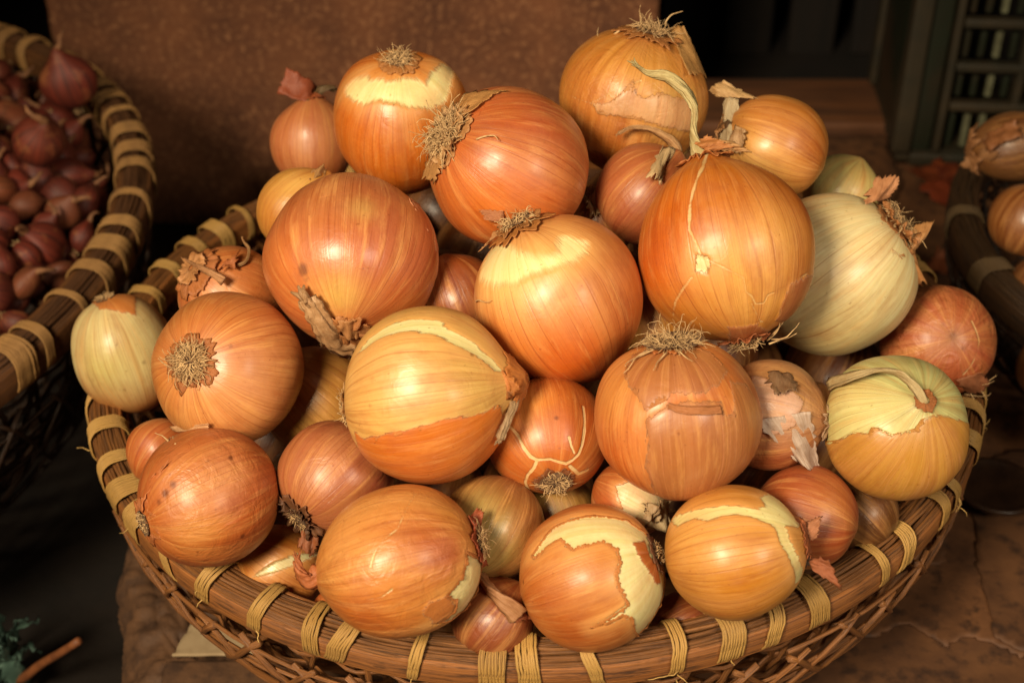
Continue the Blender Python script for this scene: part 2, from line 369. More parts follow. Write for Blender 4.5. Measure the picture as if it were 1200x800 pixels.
ALL = []
class Onion:
    def __init__(s, c, d, r, pole, kind, pw=None, e=1., neck=.06, root=.03, oblate=1., col=(205, 120, 60), und=(222, 200, 128), sht=(170, 100, 64),
                 paint=(), peel=(), soft=0., crack=(), sheet=(), stain=(), wr=.15, hi=True, label='', seed=None, lump=.05):
        s.seed = seed if seed is not None else int(c[0]*7+c[1]); s.peel, s.sheet = list(peel), list(sheet)
        s.X = at(c[0], c[1], d); s.c = c; s.r = r; s.R = r*d/FPX*math.cos(math.atan(math.hypot(c[0]-600, c[1]-400)/FPX)); s.e = e
        ALL.append(s)
        t = CAM-s.X; t /= np.linalg.norm(t); rt = RIGHT-t*(RIGHT@t); rt /= np.linalg.norm(rt); up = np.cross(t, rt)
        s.t, s.rt, s.up = t, rt, up
        pd = s.wdir(pole[0], pole[1], pw)
        ax = pd if kind == 'neck' else -pd
        s.ax = ax; s.kind = kind
        h = np.cross(ax, t); 
        if np.linalg.norm(h) < .05: h = np.cross(ax, up)
        h /= np.linalg.norm(h); k = np.cross(ax, h)
        s.Rm = np.stack([h, k, ax], 1)   # local -> world
        s.root = empty('onion', s.X, Matrix(s.Rm.tolist()))
        tag(s.root, label, 'onion', 'onions piled in the woven basket')
        nl, na = (300, 190) if (crack and r > 60) else (168, 110) if hi else (96, 64)
        a = np.linspace(0.0, np.pi, na); a[0] = .012; a[-1] = np.pi-.012
        lo = np.linspace(0, 2*np.pi, nl, endpoint=False)
        A, Lo = np.meshgrid(a, lo, indexing='ij'); A = A.ravel(); Lo = Lo.ravel()
        D = np.stack([np.sin(A)*np.cos(Lo), np.sin(A)*np.sin(Lo), np.cos(A)], 1)
        s.par = (e, neck, root, oblate); s.lump = lump
        lowf = nvec(D[::1], 1.1, s.seed, 1)
        pn = np.stack([np.cos(Lo)*1.6, np.sin(Lo)*1.6, np.cos(A)*.3], 1); ribs = nvec(pn, 1., s.seed+5, 2)
        rho, z = profile(A, e, neck, root, oblate)
        g = 1+lump*lowf+.014*ribs*np.sin(A)
        V = np.stack([rho*np.cos(Lo), rho*np.sin(Lo), z], 1)*g[:, None]*s.R
        F = [(i*nl+k, (i+1)*nl+k, (i+1)*nl+(k+1) % nl, i*nl+(k+1) % nl) for i in range(na-1) for k in range(nl)]
        F.append(tuple(range(nl))); F.append(tuple((na-1)*nl+k for k in range(nl-1, -1, -1)))
        # colours and torn layers, all laid out in the onion's own directions
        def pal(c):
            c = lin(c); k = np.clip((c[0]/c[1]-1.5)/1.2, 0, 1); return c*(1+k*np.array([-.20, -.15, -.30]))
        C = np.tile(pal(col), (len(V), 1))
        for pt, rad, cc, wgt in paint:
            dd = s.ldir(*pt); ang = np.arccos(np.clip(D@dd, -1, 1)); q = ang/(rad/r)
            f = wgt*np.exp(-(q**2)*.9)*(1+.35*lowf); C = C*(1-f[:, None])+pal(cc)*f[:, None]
        sp = np.full(len(V), -1.)
        for P in peel: sp = np.maximum(sp, s.psd(D, P))
        ckv = np.full(len(V), -1.)
        for P, wd in crack: ckv = np.maximum(ckv, s.lsd(D, P, wd))
        ss = np.full(len(V), -1.)
        for P in sheet: ss = np.maximum(ss, s.psd(D, P))
        stn = np.zeros(len(V))
        for pt, rad, st in stain:
            dd = s.ldir(*pt); ang = np.arccos(np.clip(D@dd, -1, 1)); stn = np.maximum(stn, st*np.exp(-(ang/(rad/r))**2))
        # neck and root ends are browner
        endf = np.exp(-(A/.16)**2)+np.exp(-((np.pi-A)/.16)**2); C = C*(1-.5*endf[:, None])+lin((150, 100, 60))*.5*endf[:, None]
        lift = np.clip(sp*20, -.5, .5)*-.0006 + np.clip(ss*20, -.5, .5)*.0005
        V = V*(1+(lift/s.R)[:, None])
        s.body = mesh('bulb', V, F, M['onion'], s.root, cols={'Col': C, 'Und': lin(und)*.45+lin((226, 212, 172))*.55, 'Sht': pal(sht)}, vecs={'sd': np.stack([sp, ss, stn], 1)})
        ac = s.body.data.attributes.new('ck', 'FLOAT', 'POINT'); ac.data.foreach_set('value', ckv.astype(np.float32))
        asf = s.body.data.attributes.new('sf', 'FLOAT', 'POINT'); asf.data.foreach_set('value', np.full(len(V), soft, np.float32))
        at_ = s.body.data.attributes.new('wr', 'FLOAT', 'POINT'); at_.data.foreach_set('value', np.full(len(V), wr*.9+.10, np.float32))
    def wdir(s, px, py, pw=None):
        u = (px-s.c[0])/s.r; v = -(py-s.c[1])/s.r; q = u*u+v*v
        wz = pw if pw is not None else (math.sqrt(1-q) if q < 1 else 0)
        d = u*s.rt+v*s.up+wz*s.t; return d/np.linalg.norm(d)
    def ldir(s, px, py):
        d = s.Rm.T@s.wdir(px, py); d = d/np.array([1, 1, s.e]); return d/np.linalg.norm(d)
    def psd(s, D, P):
        L = np.array([s.ldir(*p) for p in P]); c = L.mean(0); c /= np.linalg.norm(c)
        Q = azim(D, c); pl = azim(L, c); r_ = poly_sd(Q, pl); r_[(D@c) < -.3] = -1; return r_
    def lsd(s, D, P, wd):
        L = np.array([s.ldir(*p) for p in P]); d = np.full(len(D), 9.)
        for i in range(len(L)-1):
            for t in np.linspace(0, 1, 14):
                q = L[i]*(1-t)+L[i+1]*t; q /= np.linalg.norm(q); d = np.minimum(d, np.arccos(np.clip(D@q, -1, 1)))
        return wd/s.r/2-d+.004
    def surf(s, A, Lo, k=1.):
        rho, z = profile(A, *s.par)
        return np.stack([rho*np.cos(Lo), rho*np.sin(Lo), z], -1)*s.R*k
    def wpt(s, px, py, h=0.):
        """local point on (or h pixels above) the surface where the pixel direction meets the onion; outside the outline it stays in the onion's plane"""
        u = (px-s.c[0])/s.r; v = -(py-s.c[1])/s.r; q = u*u+v*v; wz = math.sqrt(max(0, 1-q)) if q < 1 else 0.
        p = (u*s.rt+v*s.up+(wz+h/s.r)*s.t)*s.R
        return s.Rm.T@p
    # --- parts
    def lip(s, P, col, w=2.6, lift=.014, seed=0, closed=True, skip=.14):
        """thin lifted edge of the outer skin where it has torn away along outline P"""
        L = np.array([s.ldir(*p) for p in P]); c = L.mean(0); c /= np.linalg.norm(c)
        Q = azim(L, c); n = len(Q); pts = []
        for i in range(n if closed else n-1):
            a, b = Q[i], Q[(i+1) % n]; k = max(1, int(np.linalg.norm(b-a)*s.r/1.6))
            for j in range(k): pts.append(a+(b-a)*j/k)
        pts = np.array(pts); m = len(pts); T = np.roll(pts, -1, 0)-np.roll(pts, 1, 0); T /= np.linalg.norm(T, axis=1)[:, None]+1e-9
        Nn = np.stack([-T[:, 1], T[:, 0]], 1)
        if poly_sd((pts+Nn*.01)[:40], Q).mean() < poly_sd((pts-Nn*.01)[:40], Q).mean(): Nn = -Nn
        t_ = np.cross([0, 0, 1.], c) if abs(c[2]) < .9 else np.cross([1., 0, 0], c); t_ /= np.linalg.norm(t_); b_ = np.cross(c, t_)
        V = []; U = []; na = 5; run = []
        for i in range(m):
            z1 = mn.noise(Vector((i*.12, s.seed*.3+seed, 0))); z2 = mn.noise(Vector((i*.55, s.seed*.3+seed, 5)))
            amt = max(0., min(1., (z1+.18-skip)*3.)); jag = (1+.9*z2+.5*mn.noise(Vector((i*1.4, 2, s.seed))))
            for j in range(na):
                f = j/(na-1); off = (-1.6+(w+1.6)*f*jag)/s.r; q = pts[i]+Nn[i]*off; th = np.linalg.norm(q)+1e-9
                d = math.cos(th)*c+math.sin(th)*(q[0]/th*t_+q[1]/th*b_)
                a = math.acos(max(-1, min(1, d[2]))); lo = math.atan2(d[1], d[0])
                V.append(s.surf(np.array([a]), np.array([lo]), .996+(.010+lift*f*f*jag)*amt)[0]*1.0); U.append((f*.3, i*.05))
        V = np.array(V); F = []
        g = s.lowg(V)
        V = V*g[:, None]
        for i in range(m if closed else m-1):
            for j in range(na-1): i2 = (i+1) % m; F.append((i*na+j, i*na+j+1, i2*na+j+1, i2*na+j))
        o = mesh('torn_skin_edge', V, F, M['paper'], s.root, uv=U, cols={'Col': lin(col)*np.array([1., 1.05, 1.])}); md = o.modifiers.new('solid', 'SOLIDIFY'); md.thickness = .0003
        return o
    def lowg(s, V):
        D = V/np.linalg.norm(V, axis=1)[:, None]; D = D/np.array([1, 1, s.e]); D /= np.linalg.norm(D, axis=1)[:, None]
        A = np.arccos(np.clip(D[:, 2], -1, 1)); Lo = np.arctan2(D[:, 1], D[:, 0])
        pn = np.stack([np.cos(Lo)*1.6, np.sin(Lo)*1.6, np.cos(A)*.3], 1)
        return 1+s.lump*nvec(D, 1.1, s.seed, 1)+.014*nvec(pn, 1., s.seed+5, 2)*np.sin(A)
    def tuft(s, n=70, ln=.32, spread=1.0, rad=.10, end='root', thick=.0042, colr=None, lift=.10):
        mb = MB(); b = -1 if end == 'root' else 1
        base = s.surf(np.array([.0 if b > 0 else np.pi]), np.array([0.]))[0]; z0 = base[2]
        for i in range(int(n*1.7)):
            lo = rng.uniform(0, 2*np.pi); rr = rad*math.sqrt(rng.uniform())*s.R
            p = np.array([rr*math.cos(lo), rr*math.sin(lo), z0-b*.01*s.R]); L = ln*s.R*rng.uniform(.3, 1.0)**1.0*rng.choice([.6, .9, 1.15]); k = 9
            dirv = np.array([math.cos(lo)*spread*rng.uniform(.3, 1.3), math.sin(lo)*spread*rng.uniform(.3, 1.3), b*rng.uniform(.2, 1.)])
            dirv /= np.linalg.norm(dirv); pts = [p.copy()]; cur = rng.normal(size=3)*.30
            for j in range(k):
                dirv = dirv+cur*.55+rng.normal(size=3)*.20+np.array([0, 0, -b*.10]); dirv /= np.linalg.norm(dirv)
                if rng.uniform() < .3: cur = rng.normal(size=3)*.35
                p = p+dirv*L/k
                # keep off the bulb
                ll = np.linalg.norm(p*np.array([1, 1, 1/s.e])); mnr = s.R*(1.012+.02*rng.uniform())
                if ll < mnr: p = p*mnr/ll
                pts.append(p.copy())
            mb.add(*tube(pts, np.linspace(1, .45, len(pts))*thick*s.R*rng.uniform(.9, 2.1), 4))
        # the woody plate the roots grow from
        o = mb.build('root_tuft', M['root'], s.root)
        mb = MB(); na, nl = 5, 18; V = []
        for i in range(na):
            for k in range(nl):
                a = i/(na-1)*rad*1.25; q = 1-.5*(i/(na-1))**2; lo = 2*np.pi*k/nl
                V.append((a*math.cos(lo)*s.R, a*math.sin(lo)*s.R, z0+b*s.R*(.03*q-.015+.012*rng.normal())))
        F = [(i*nl+k, i*nl+(k+1) % nl, (i+1)*nl+(k+1) % nl, (i+1)*nl+k) for i in range(na-1) for k in range(nl)]
        mb.add(V, F); mb.build('root_plate', M['rootplate'], s.root)
        return o
    def collar(s, end='root', a0=.08, a1=.30, jag=.5, lift=.05, col=(190, 128, 76), lo0=0., span=2*np.pi, name='skin_collar', seed=1, curl=0.):
        """ragged ring of dry skin round an end"""
        nl, na = int(110*span/6.28)+4, 7; V = []; U = []
        full = span > 6.2
        for k in range(nl):
            lo = lo0+span*k/(nl if full else nl-1)
            nz = mn.noise(Vector((math.cos(lo)*2.2, math.sin(lo)*2.2, s.seed*.37+seed)))+.6*mn.noise(Vector((math.cos(lo)*9, math.sin(lo)*9, s.seed*.7+seed)))
            jg = mn.noise(Vector((lo*14, s.seed+seed, 0)))
            am = a1*(1+jag*.8*nz+.13*jag*jg)
            if not full: am = a0+(am-a0)*math.sin(math.pi*k/(nl-1))**.4
            for i in range(na):
                f = i/(na-1); a = a0+(max(am, a0+.02)-a0)*f
                lf = 1.006+lift*f**1.5*(.5+.9*abs(mn.noise(Vector((math.cos(lo)*3, math.sin(lo)*3, s.seed*.9+seed+f)))*2))+curl*f*f
                A = a if end == 'neck' else np.pi-a
                V.append(s.surf(np.array([A]), np.array([lo]), lf)[0]); U.append((f, lo))
        F = []
        for k in range(nl if full else nl-1):
            for i in range(na-1):
                k2 = (k+1) % nl; F.append((k*na+i, k*na+i+1, k2*na+i+1, k2*na+i))
        o = mesh(name, V, F, M['paper'], s.root, uv=U, cols={'Col': lin(col)*np.array([.95, .98, 1.0])})
        md = o.modifiers.new('solid', 'SOLIDIFY'); md.thickness = .00035; md.offset = 1
        return o
    def stalk(s, pts, w0=8, w1=5, flat=.5, col=(196, 160, 108), name='dry_stalk', fray=True, twist=2.2):
        """shrivelled stalk along (px, py, h) points"""
        P = np.array([s.wpt(*p) for p in pts]); n = 26
        t = np.linspace(0, len(P)-1, n); Q = np.array([catmull(P, x) for x in t])
        S = []
        for k in range(26):
            a = 2*np.pi*k/26; r_ = 1+.20*math.sin(3*a+s.seed)+.14*math.sin(7*a)+.10*math.sin(12*a+s.seed); S.append((r_*math.cos(a), r_*math.sin(a)*flat))
        rad = np.linspace(w0, w1, n)/s.r*s.R*.5*(1+.22*np.array([fbm1(i*.22, s.seed, 2)*.7 for i in range(n)]))
        V, F, U = tube(Q, rad*1.25, sec=S, up0=s.Rm.T@s.t, twist=twist)
        V = V+np.array([np.array(mn.noise_vector(Vector(v)*230))+.6*np.array(mn.noise_vector(Vector(v)*620)) for v in V])*(.014*s.R*w0/12)
        mb = MB(); mb.add(V, F, U*np.array([60, 1]))
        if fray:
            tip = Q[-1]; dr = Q[-1]-Q[-2]; dr /= np.linalg.norm(dr)
            for i in range(7):
                d_ = dr+rng.normal(size=3)*.4; d_ /= np.linalg.norm(d_); L = rng.uniform(.03, .07)*s.R*w0/9
                mb.add(*tube([tip-dr*L*.5, tip+d_*L*.5, tip+d_*L+rng.normal(size=3)*L*.2], [rad[-1]*.5, rad[-1]*.35, rad[-1]*.12], 5))
        return mb.build(name, M['paper'], s.root, cols={'Col': lin(col)*np.array([.95, .98, 1.0])})
    def flap(s, c4, bulge=6, crum=3, col=(205, 160, 115), nu=16, nv=12, name='papery_flap', jag=.12, seed=0):
        """curled sheet of dry skin through four (px,py,h) corners"""
        A, B, C_, D_ = [s.wpt(*p) for p in c4]; nrm = np.cross(B-A, D_-A); nrm /= np.linalg.norm(nrm)
        tl = s.Rm.T@s.t
        if nrm@tl < 0: nrm = -nrm
        px = s.R/s.r; V = []; U = []
        for i in range(nu):
            for j in range(nv):
                u, v = i/(nu-1), j/(nv-1)
                # ragged outline
                if j == nv-1: v += jag*mn.noise(Vector((i*.9, seed, s.seed)))
                if i == nu-1: u += jag*mn.noise(Vector((j*.9, seed+4, s.seed)))
                if i == 0: u += jag*mn.noise(Vector((j*.9, seed+9, s.seed)))
                p = (A*(1-u)+B*u)*(1-v)+(D_*(1-u)+C_*u)*v
                h = bulge*math.sin(math.pi*u)*(.3+.7*v)+crum*(mn.noise(Vector((u*3.1, v*1.4, seed+s.seed*.1)))*1.6+.5*mn.noise(Vector((u*9, v*3, seed+3.3))))
                V.append(p+nrm*h*px); U.append((v, u*.7))
        F = [(i*nv+j, (i+1)*nv+j, (i+1)*nv+j+1, i*nv+j+1) for i in range(nu-1) for j in range(nv-1)]
        o = mesh(name, V, F, M['paper'], s.root, uv=U, cols={'Col': lin(col)*np.array([.95, .98, 1.0])})
        md = o.modifiers.new('solid', 'SOLIDIFY'); md.thickness = .00035
        return o
    def wisps(s, starts, name='root_fibre', th=1.0):
        px = s.R/s.r
        for (x0, y0, x1, y1) in starts:
            p0 = s.wpt(x0, y0, 2); p1 = s.wpt(x1, y1, 8); L = np.linalg.norm(p1-p0); pts = []; off = rng.normal(size=3)*L*.12
            for k in range(9):
                t = k/8; pts.append(p0*(1-t)+p1*t+off*math.sin(math.pi*t)+np.array(mn.noise_vector(Vector((t*2.5, x0, y0))))*L*.12*t)
            mb = MB(); mb.add(*tube(pts, np.linspace(1.2, .4, 9)*px*th, 5)); mb.build(name, M['root'], s.root)

def catmull(P, x):
    i = int(min(max(math.floor(x), 0), len(P)-2)); t = x-i
    p0 = P[max(i-1, 0)]; p1 = P[i]; p2 = P[i+1]; p3 = P[min(i+2, len(P)-1)]
    return .5*((2*p1)+(-p0+p2)*t+(2*p0-5*p1+4*p2-p3)*t*t+(-p0+3*p1-3*p2+p3)*t**3)

# ------------------------------------------------------------------ the setting
M['floor'] = simple_mat('dark_earth', (34, 22, 13), (22, 14, 9), 14, .9, .8, .004, c3=(22, 16, 12), scale3=5)
M['slab'] = simple_mat('brown_slab', (130, 78, 47), (94, 54, 33), 14, .85, .6, .002, c3=(166, 112, 74), scale3=170, detail=7)
M['card'] = simple_mat('worn_cardboard', (112, 72, 42), (76, 46, 27), 24, .72, .9, .0015, c3=(52, 31, 19), scale3=60, detail=8)
M['card2'] = simple_mat('worn_cardboard_light', (122, 78, 46), (80, 49, 28), 30, .7, .9, .0015, c3=(56, 34, 20), scale3=85, detail=8)
M['board'] = simple_mat('old_wood', (112, 66, 34), (78, 45, 23), 22, .75, .5, .001, stretch=(.25, 2.2, 2.2), c3=(40, 25, 16), scale3=20)
M['kraft'] = simple_mat('crumpled_brown_paper', (104, 70, 44), (70, 45, 28), 60, .75, .8, .0012, c3=(60, 38, 24), scale3=70)
M['pale'] = simple_mat('pale_card', (172, 146, 112), (150, 124, 92), 60, .8, .3)
M['dark'] = simple_mat('dark_timber', (34, 23, 16), (20, 14, 10), 12, .8, .5, .001, stretch=(4, 4, .4))
M['crate'] = simple_mat('dark_green_plastic', (30, 35, 22), (34, 29, 18), 12, .45, .3, .001, c3=(62, 42, 26), scale3=7)
M['crate_rim'] = simple_mat('dusty_crate_plastic', (56, 43, 25), (38, 33, 20), 26, .6, .3, .001)
M['rib'] = simple_mat('slot_light_tone', (118, 116, 90), (84, 80, 60), 60, .35, .3, .0005)  # light showing through the far slots, put in as a pale colour
M['leaf'] = simple_mat('blue_green_leaf', (88, 112, 98), (56, 78, 68), 80, .5, .4, .0006)
M['stem'] = simple_mat('twig', (150, 88, 48), (110, 62, 34), 90, .6, .4, .0004)

def grid(nx, ny, fn):
    V = []; U = []
    for j in range(ny):
        for i in range(nx):
            V.append(fn(i/(nx-1), j/(ny-1))); U.append((i/(nx-1), j/(ny-1)))
    F = [(j*nx+i, j*nx+i+1, (j+1)*nx+i+1, (j+1)*nx+i) for j in range(ny-1) for i in range(nx-1)]
    return V, F, U

def rough_box(name, lo, hi, mat, parent=None, seg=.02, amp=.0015, r=.004, fscale=18, seed=1, taper=0):
    """bevelled box with slightly uneven faces"""
    lo = np.array(lo, float); hi = np.array(hi, float); mb = bpy.data.meshes.new(name)
    import bmesh
    bm = bmesh.new(); bmesh.ops.create_cube(bm, size=1.0)
    for v in bm.verts: v.co = Vector([(lo[i]+hi[i])/2+v.co[i]*(hi[i]-lo[i]) for i in range(3)])
    bmesh.ops.bevel(bm, geom=list(bm.edges), offset=r, segments=3, profile=.6, affect='EDGES')
    n = int(np.clip(max(hi-lo)/seg, 1, 60))
    longe = [e for e in bm.edges if e.calc_length() > seg*1.5]
    for _ in range(5):
        longe = [e for e in bm.edges if e.calc_length() > seg*1.5]
        if not longe: break
        bmesh.ops.subdivide_edges(bm, edges=longe, cuts=1, use_grid_fill=True)
    bmesh.ops.triangulate(bm, faces=[f for f in bm.faces if len(f.verts) > 4])
    for v in bm.verts:
        q = Vector(mn.noise_vector(v.co*fscale+Vector((seed, 0, 0))))+Vector(mn.noise_vector(v.co*fscale*4+Vector((seed, 0, 0))))*.4
        v.co += q*amp
    bm.to_mesh(mb); bm.free()
    for p in mb.polygons: p.use_smooth = True
    mb.materials.append(mat); o = bpy.data.objects.new(name, mb); COL.objects.link(o)
    if parent: o.parent = parent
    return o

V, F, U = grid(90, 70, lambda u, v: (-3+6*u, -2+5*v, -.12+.006*mn.noise(Vector((u*60, v*50, 1)))+.003*mn.noise(Vector((u*200, v*160, 2)))))
tag(mesh('ground', V, F, M['floor'], uv=U), kind='structure')
tag(rough_box('back_wall', (-3, 2.2, -.12), (3, 2.3, 2.2), M['dark'], seg=.3, amp=0), kind='structure')

sl = rough_box('stone_slab', (-.475, .60, -.12), (.132, .80, .44), M['slab'], seg=.012, amp=.0022, r=.007, fscale=30)
tag(sl, 'rough red-brown stone slab standing upright behind the onions', 'stone slab')

# low platform carrying the baskets: a timber deck covered with worn cardboard
pf = tag(empty('platform', (0, 0, 0)), 'low timber platform covered in worn brown cardboard under the onion basket', 'platform')
for k, (y0, y1) in enumerate(((-.62, -.335), (-.33, -.045), (-.04, .245), (.25, .575))):
    rough_box('plank', (-.232+.004*(k % 2), y0, -.030), (1.3, y1, -.006), M['board'], pf, seg=.05, amp=.0012, r=.004, seed=k)
rough_box('plank', (-.20, .582, -.010), (1.3, .692, .012), M['board'], pf, seg=.04, amp=.0018, r=.006, seed=8)
for k, x in enumerate((-.215, .3, .9)):
    rough_box('bearer', (x, -.60, -.12), (x+.07, .56, -.031), M['board'], pf, seg=.05, amp=.0015, seed=9+k)

def sheet(name, outline, z, th, mat, parent, cell=.008, jag=.004, seed=0, amp=.0016, lift=None):
    """irregular sheet of card: dense grid clipped to an outline with torn edges"""
    P = np.array(outline, float); lo = P.min(0)-.01; hi = P.max(0)+.01
    nx = int((hi[0]-lo[0])/cell)+2; ny = int((hi[1]-lo[1])/cell)+2
    X, Y = np.meshgrid(np.linspace(lo[0], hi[0], nx), np.linspace(lo[1], hi[1], ny))
    Q = np.stack([X.ravel(), Y.ravel()], 1)
    nz = np.array([mn.noise(Vector((a*22, b*22, seed)))+.6*mn.noise(Vector((a*75, b*75, seed))) for a, b in Q])
    sd = poly_sd(Q, P)+nz*jag
    # pull the boundary ring onto the torn line
    keep = sd > -cell*.75
    gy, gx = np.gradient(sd.reshape(ny, nx), Y[1, 0]-Y[0, 0], X[0, 1]-X[0, 0]); G = np.stack([gx.ravel(), gy.ravel()], 1)
    G /= np.linalg.norm(G, axis=1)[:, None]+1e-6
    ed = keep & (sd < 0); Q2 = Q.copy(); Q2[ed] -= G[ed]*sd[ed][:, None]
    h = np.array([amp*(mn.noise(Vector((a*9, b*9, seed+2)))+.4*mn.noise(Vector((a*34, b*34, seed+4)))) for a, b in Q])
    if lift is not None: h = h+lift(Q)
    V = np.column_stack([Q2, z+h]); idx = -np.ones(len(Q), int); idx[keep] = np.arange(keep.sum()); F = []
    for j in range(ny-1):
        for i in range(nx-1):
            q = [j*nx+i, j*nx+i+1, (j+1)*nx+i+1, (j+1)*nx+i]
            if all(idx[k] >= 0 for k in q): F.append(tuple(idx[k] for k in q))
    o = mesh(name, V[keep], F, mat, parent); md = o.modifiers.new('solid', 'SOLIDIFY'); md.thickness = th; md.offset = 1
    return o
sheet('cardboard', [(-.225, -.5), (1.2, -.5), (1.2, .57), (-.235, .57)], -.004, .002, M['card'], pf, cell=.014, seed=3, amp=.0012)
A = [on_z(*p, .002)[:2] for p in ((905, 800), (960, 768), (1030, 742), (1062, 728), (1095, 742), (1110, 752), (1130, 742), (1165, 752), (1195, 768), (1260, 748))]
sheet('cardboard', A+[(.9, .12), (.9, .50), (.05, .53), (-.05, .2)], -.0012, .0015, M['card2'], pf, cell=.0045, jag=.004, seed=5, amp=.0016)
B_ = [on_z(*p, .006)[:2] for p in ((1125, 540), (1142, 620), (1150, 680), (1175, 742), (1235, 770), (1300, 700), (1290, 540), (1200, 520))]
sheet('cardboard', B_, .0006, .0011, M['card'], pf, cell=.005, jag=.005, seed=9, amp=.0012)
B_ = [on_z(*p, .006)[:2] for p in ((1030, 560), (1040, 650), (1110, 655), (1118, 560))]
sheet('cardboard', B_, .0008, .0011, M['card2'], pf, cell=.004, jag=.003, seed=12, amp=.0012)
B_ = [on_z(*p, .004)[:2] for p in ((900, 165), (1035, 160), (1060, 215), (1040, 250), (930, 240))]
sheet('cardboard', B_, .0046, .0015, M['card2'], pf, cell=.006, jag=.003, seed=14, amp=.001)

# crumpled brown paper wrapped over the platform's left corner
def crump(u, v):
    # u runs over the edge from the top sheet down the left face, v along the corner
    yy = -.34+.36*v; x0 = -.258+max(0., -.05-yy)*.25; L = .058
    s_ = u*.19
    if s_ < L: p = np.array([x0+L-s_+.008, 0, .007]); nrm = np.array([0, 0, 1.])
    else:
        q = min((s_-L)/.02, 1)*math.pi/2; c = np.array([x0+.008, 0, -.008])
        if q < math.pi/2: p = c+np.array([-math.sin(q), 0, math.cos(q)])*.015; nrm = np.array([-math.sin(q), 0, math.cos(q)])
        else: p = np.array([x0-.007, 0, -.008-(s_-L-.02)]); nrm = np.array([-1., 0, 0])
    p = p+np.array([0, -.34+.36*v, 0]); w_ = Vector((u*7, v*9, 0))
    n1 = 1-abs(mn.noise(w_*1.3))*2.6; n2 = 1-abs(mn.noise(w_*3.7+Vector((3, 1, 4))))*2.2+.6*(1-abs(mn.noise(w_*9))*2)
    return p+nrm*(.0032*n1+.0022*n2+.004)+np.array([mn.noise(w_*.8+Vector((9, 9, 9)))*.008, mn.noise(w_)*.008, 0])
V, F, U = grid(110, 150, crump)
kp = mesh('crumpled_paper', V, F, M['kraft'], uv=U); md = kp.modifiers.new('solid', 'SOLIDIFY'); md.thickness = .0008
tag(kp, 'crumpled brown paper wrapped over the left corner below the basket', 'paper')
pc = [on_z(*p, .022)[:2] for p in ((202, 768), (226, 730), (262, 733), (300, 742), (316, 768))]
c_ = sheet('pale_card_scrap', pc, .0215, .0016, M['pale'], None, cell=.004, jag=.001, seed=21, amp=.0006)
tag(c_, 'small pale card scrap lying on crumpled paper under the basket edge', 'card')
pe = [on_z(*p, .03) for p in ((195, 772), (420, 772))]
yb = on_z(260, 768, .020)[1]
bt = rough_box('wood_batten', (-.222, yb-.05, .002), (.05, yb-.001, .019), M['kraft'], seg=.01, amp=.0016, r=.003, seed=4)
bt.rotation_euler = (0, 0, 0)
tag(bt, 'rough wooden batten edge below the pale card under the basket', 'batten')

# slatted dark shelving far behind on the right
sh = tag(empty('shelving', (.5, 1.05, 0)), 'dark slatted timber shelving in deep shade behind the slab', 'shelving')
for k in range(10):
    x = -.40+k*.085
    rough_box('slat', (x, 0, -.12), (x+.062, .018, .6), M['dark'], sh, seg=.1, amp=.001, seed=k)
rough_box('rail', (-.42, .019, .10), (.48, .045, .15), M['dark'], sh, seg=.1, amp=.001)
rough_box('rail', (-.42, .019, .42), (.48, .045, .47), M['dark'], sh, seg=.1, amp=.001)

# dark plastic crate standing upper right
p0 = on_z(1048, 190, .004); 
cr = tag(empty('plastic_crate', (p0[0], p0[1], .004), Matrix.Rotation(math.radians(-4), 3, 'Z')), 'dark green slotted plastic crate standing at the upper right', 'crate')
W, Dp, Hh = .42, .165, .34
def cb(name, lo, hi, mat='crate', seed=1, r=.0025): return rough_box(name, lo, hi, M[mat], cr, seg=.05, amp=.0006, r=r, seed=seed)
cb('base', (0, .002, 0), (W, Dp, .012), 'crate_rim')
cb('corner_post', (-.006, -.006, .013), (.012, .016, Hh), 'crate_rim'); cb('corner_post', (-.006, Dp-.016, .013), (.012, Dp+.004, Hh), 'crate_rim')
cb('corner_post', (W-.012, -.006, .013), (W+.006, .016, Hh), 'crate_rim')
cb('side_panel', (.0125, .001, .013), (.032, .008, Hh-.004)); cb('side_panel', (-.001, .017, .013), (.006, Dp-.017, Hh-.004))
cb('side_panel', (.013, Dp-.006, .013), (W-.013, Dp, Hh-.004), 'dark')
cb('rail', (.0125, -.006, .0), (W-.013, .0015, .0125), 'crate_rim')
for k in range(6):
    x = .034+k*.066
    if x < W-.02: cb('upright', (x, -.003, .0135), (x+.007, .012, Hh-.004), 'crate_rim', k, .0015)
hs = [.058, .098, .142, .186, .232, .28]
for k, z in enumerate(hs): cb('rail', (.0425, -.004+.0005, z), (W-.013, .009, z+.008), 'crate_rim', k, .0015)
for r_ in range(len(hs)-1):
    for k in range(24):
        x = .048+k*.0145
        if x > W-.03 or (int((x-.034)/.066) != int((x+.006-.034)/.066)): continue
        zt = hs[r_]+.009; bright = (k % 5 in (2, 4))  # bright ribs stand in for light through the far slots
        o = rough_box('rib', (x, .012, zt), (x+.006, .018, hs[r_+1]-.002), M['rib'] if bright else M['crate'], cr, seg=.05, amp=.0003, r=.001, seed=k)
for k in range(24):
    x = .048+k*.0145
    if x > W-.03 or (int((x-.034)/.066) != int((x+.006-.034)/.066)): continue
    rough_box('rib', (x, .012, .0135), (x+.006, .018, .056), M['rib'] if k % 5 in (1, 2, 4) else M['crate'], cr, seg=.05, amp=.0003, r=.001, seed=k)  # pale ones again painted as light through the slots

# ------------------------------------------------------------------ the big onions
def zz_(o, s, pts):   # zoomed coordinates -> photograph coordinates
    return [(o[0]+x/s, o[1]+y/s) for x, y in pts]
COP = (206, 118, 66); ORG = (216, 112, 42); GLD = (214, 146, 70); PNK = (196, 106, 72); RED = (176, 86, 50)

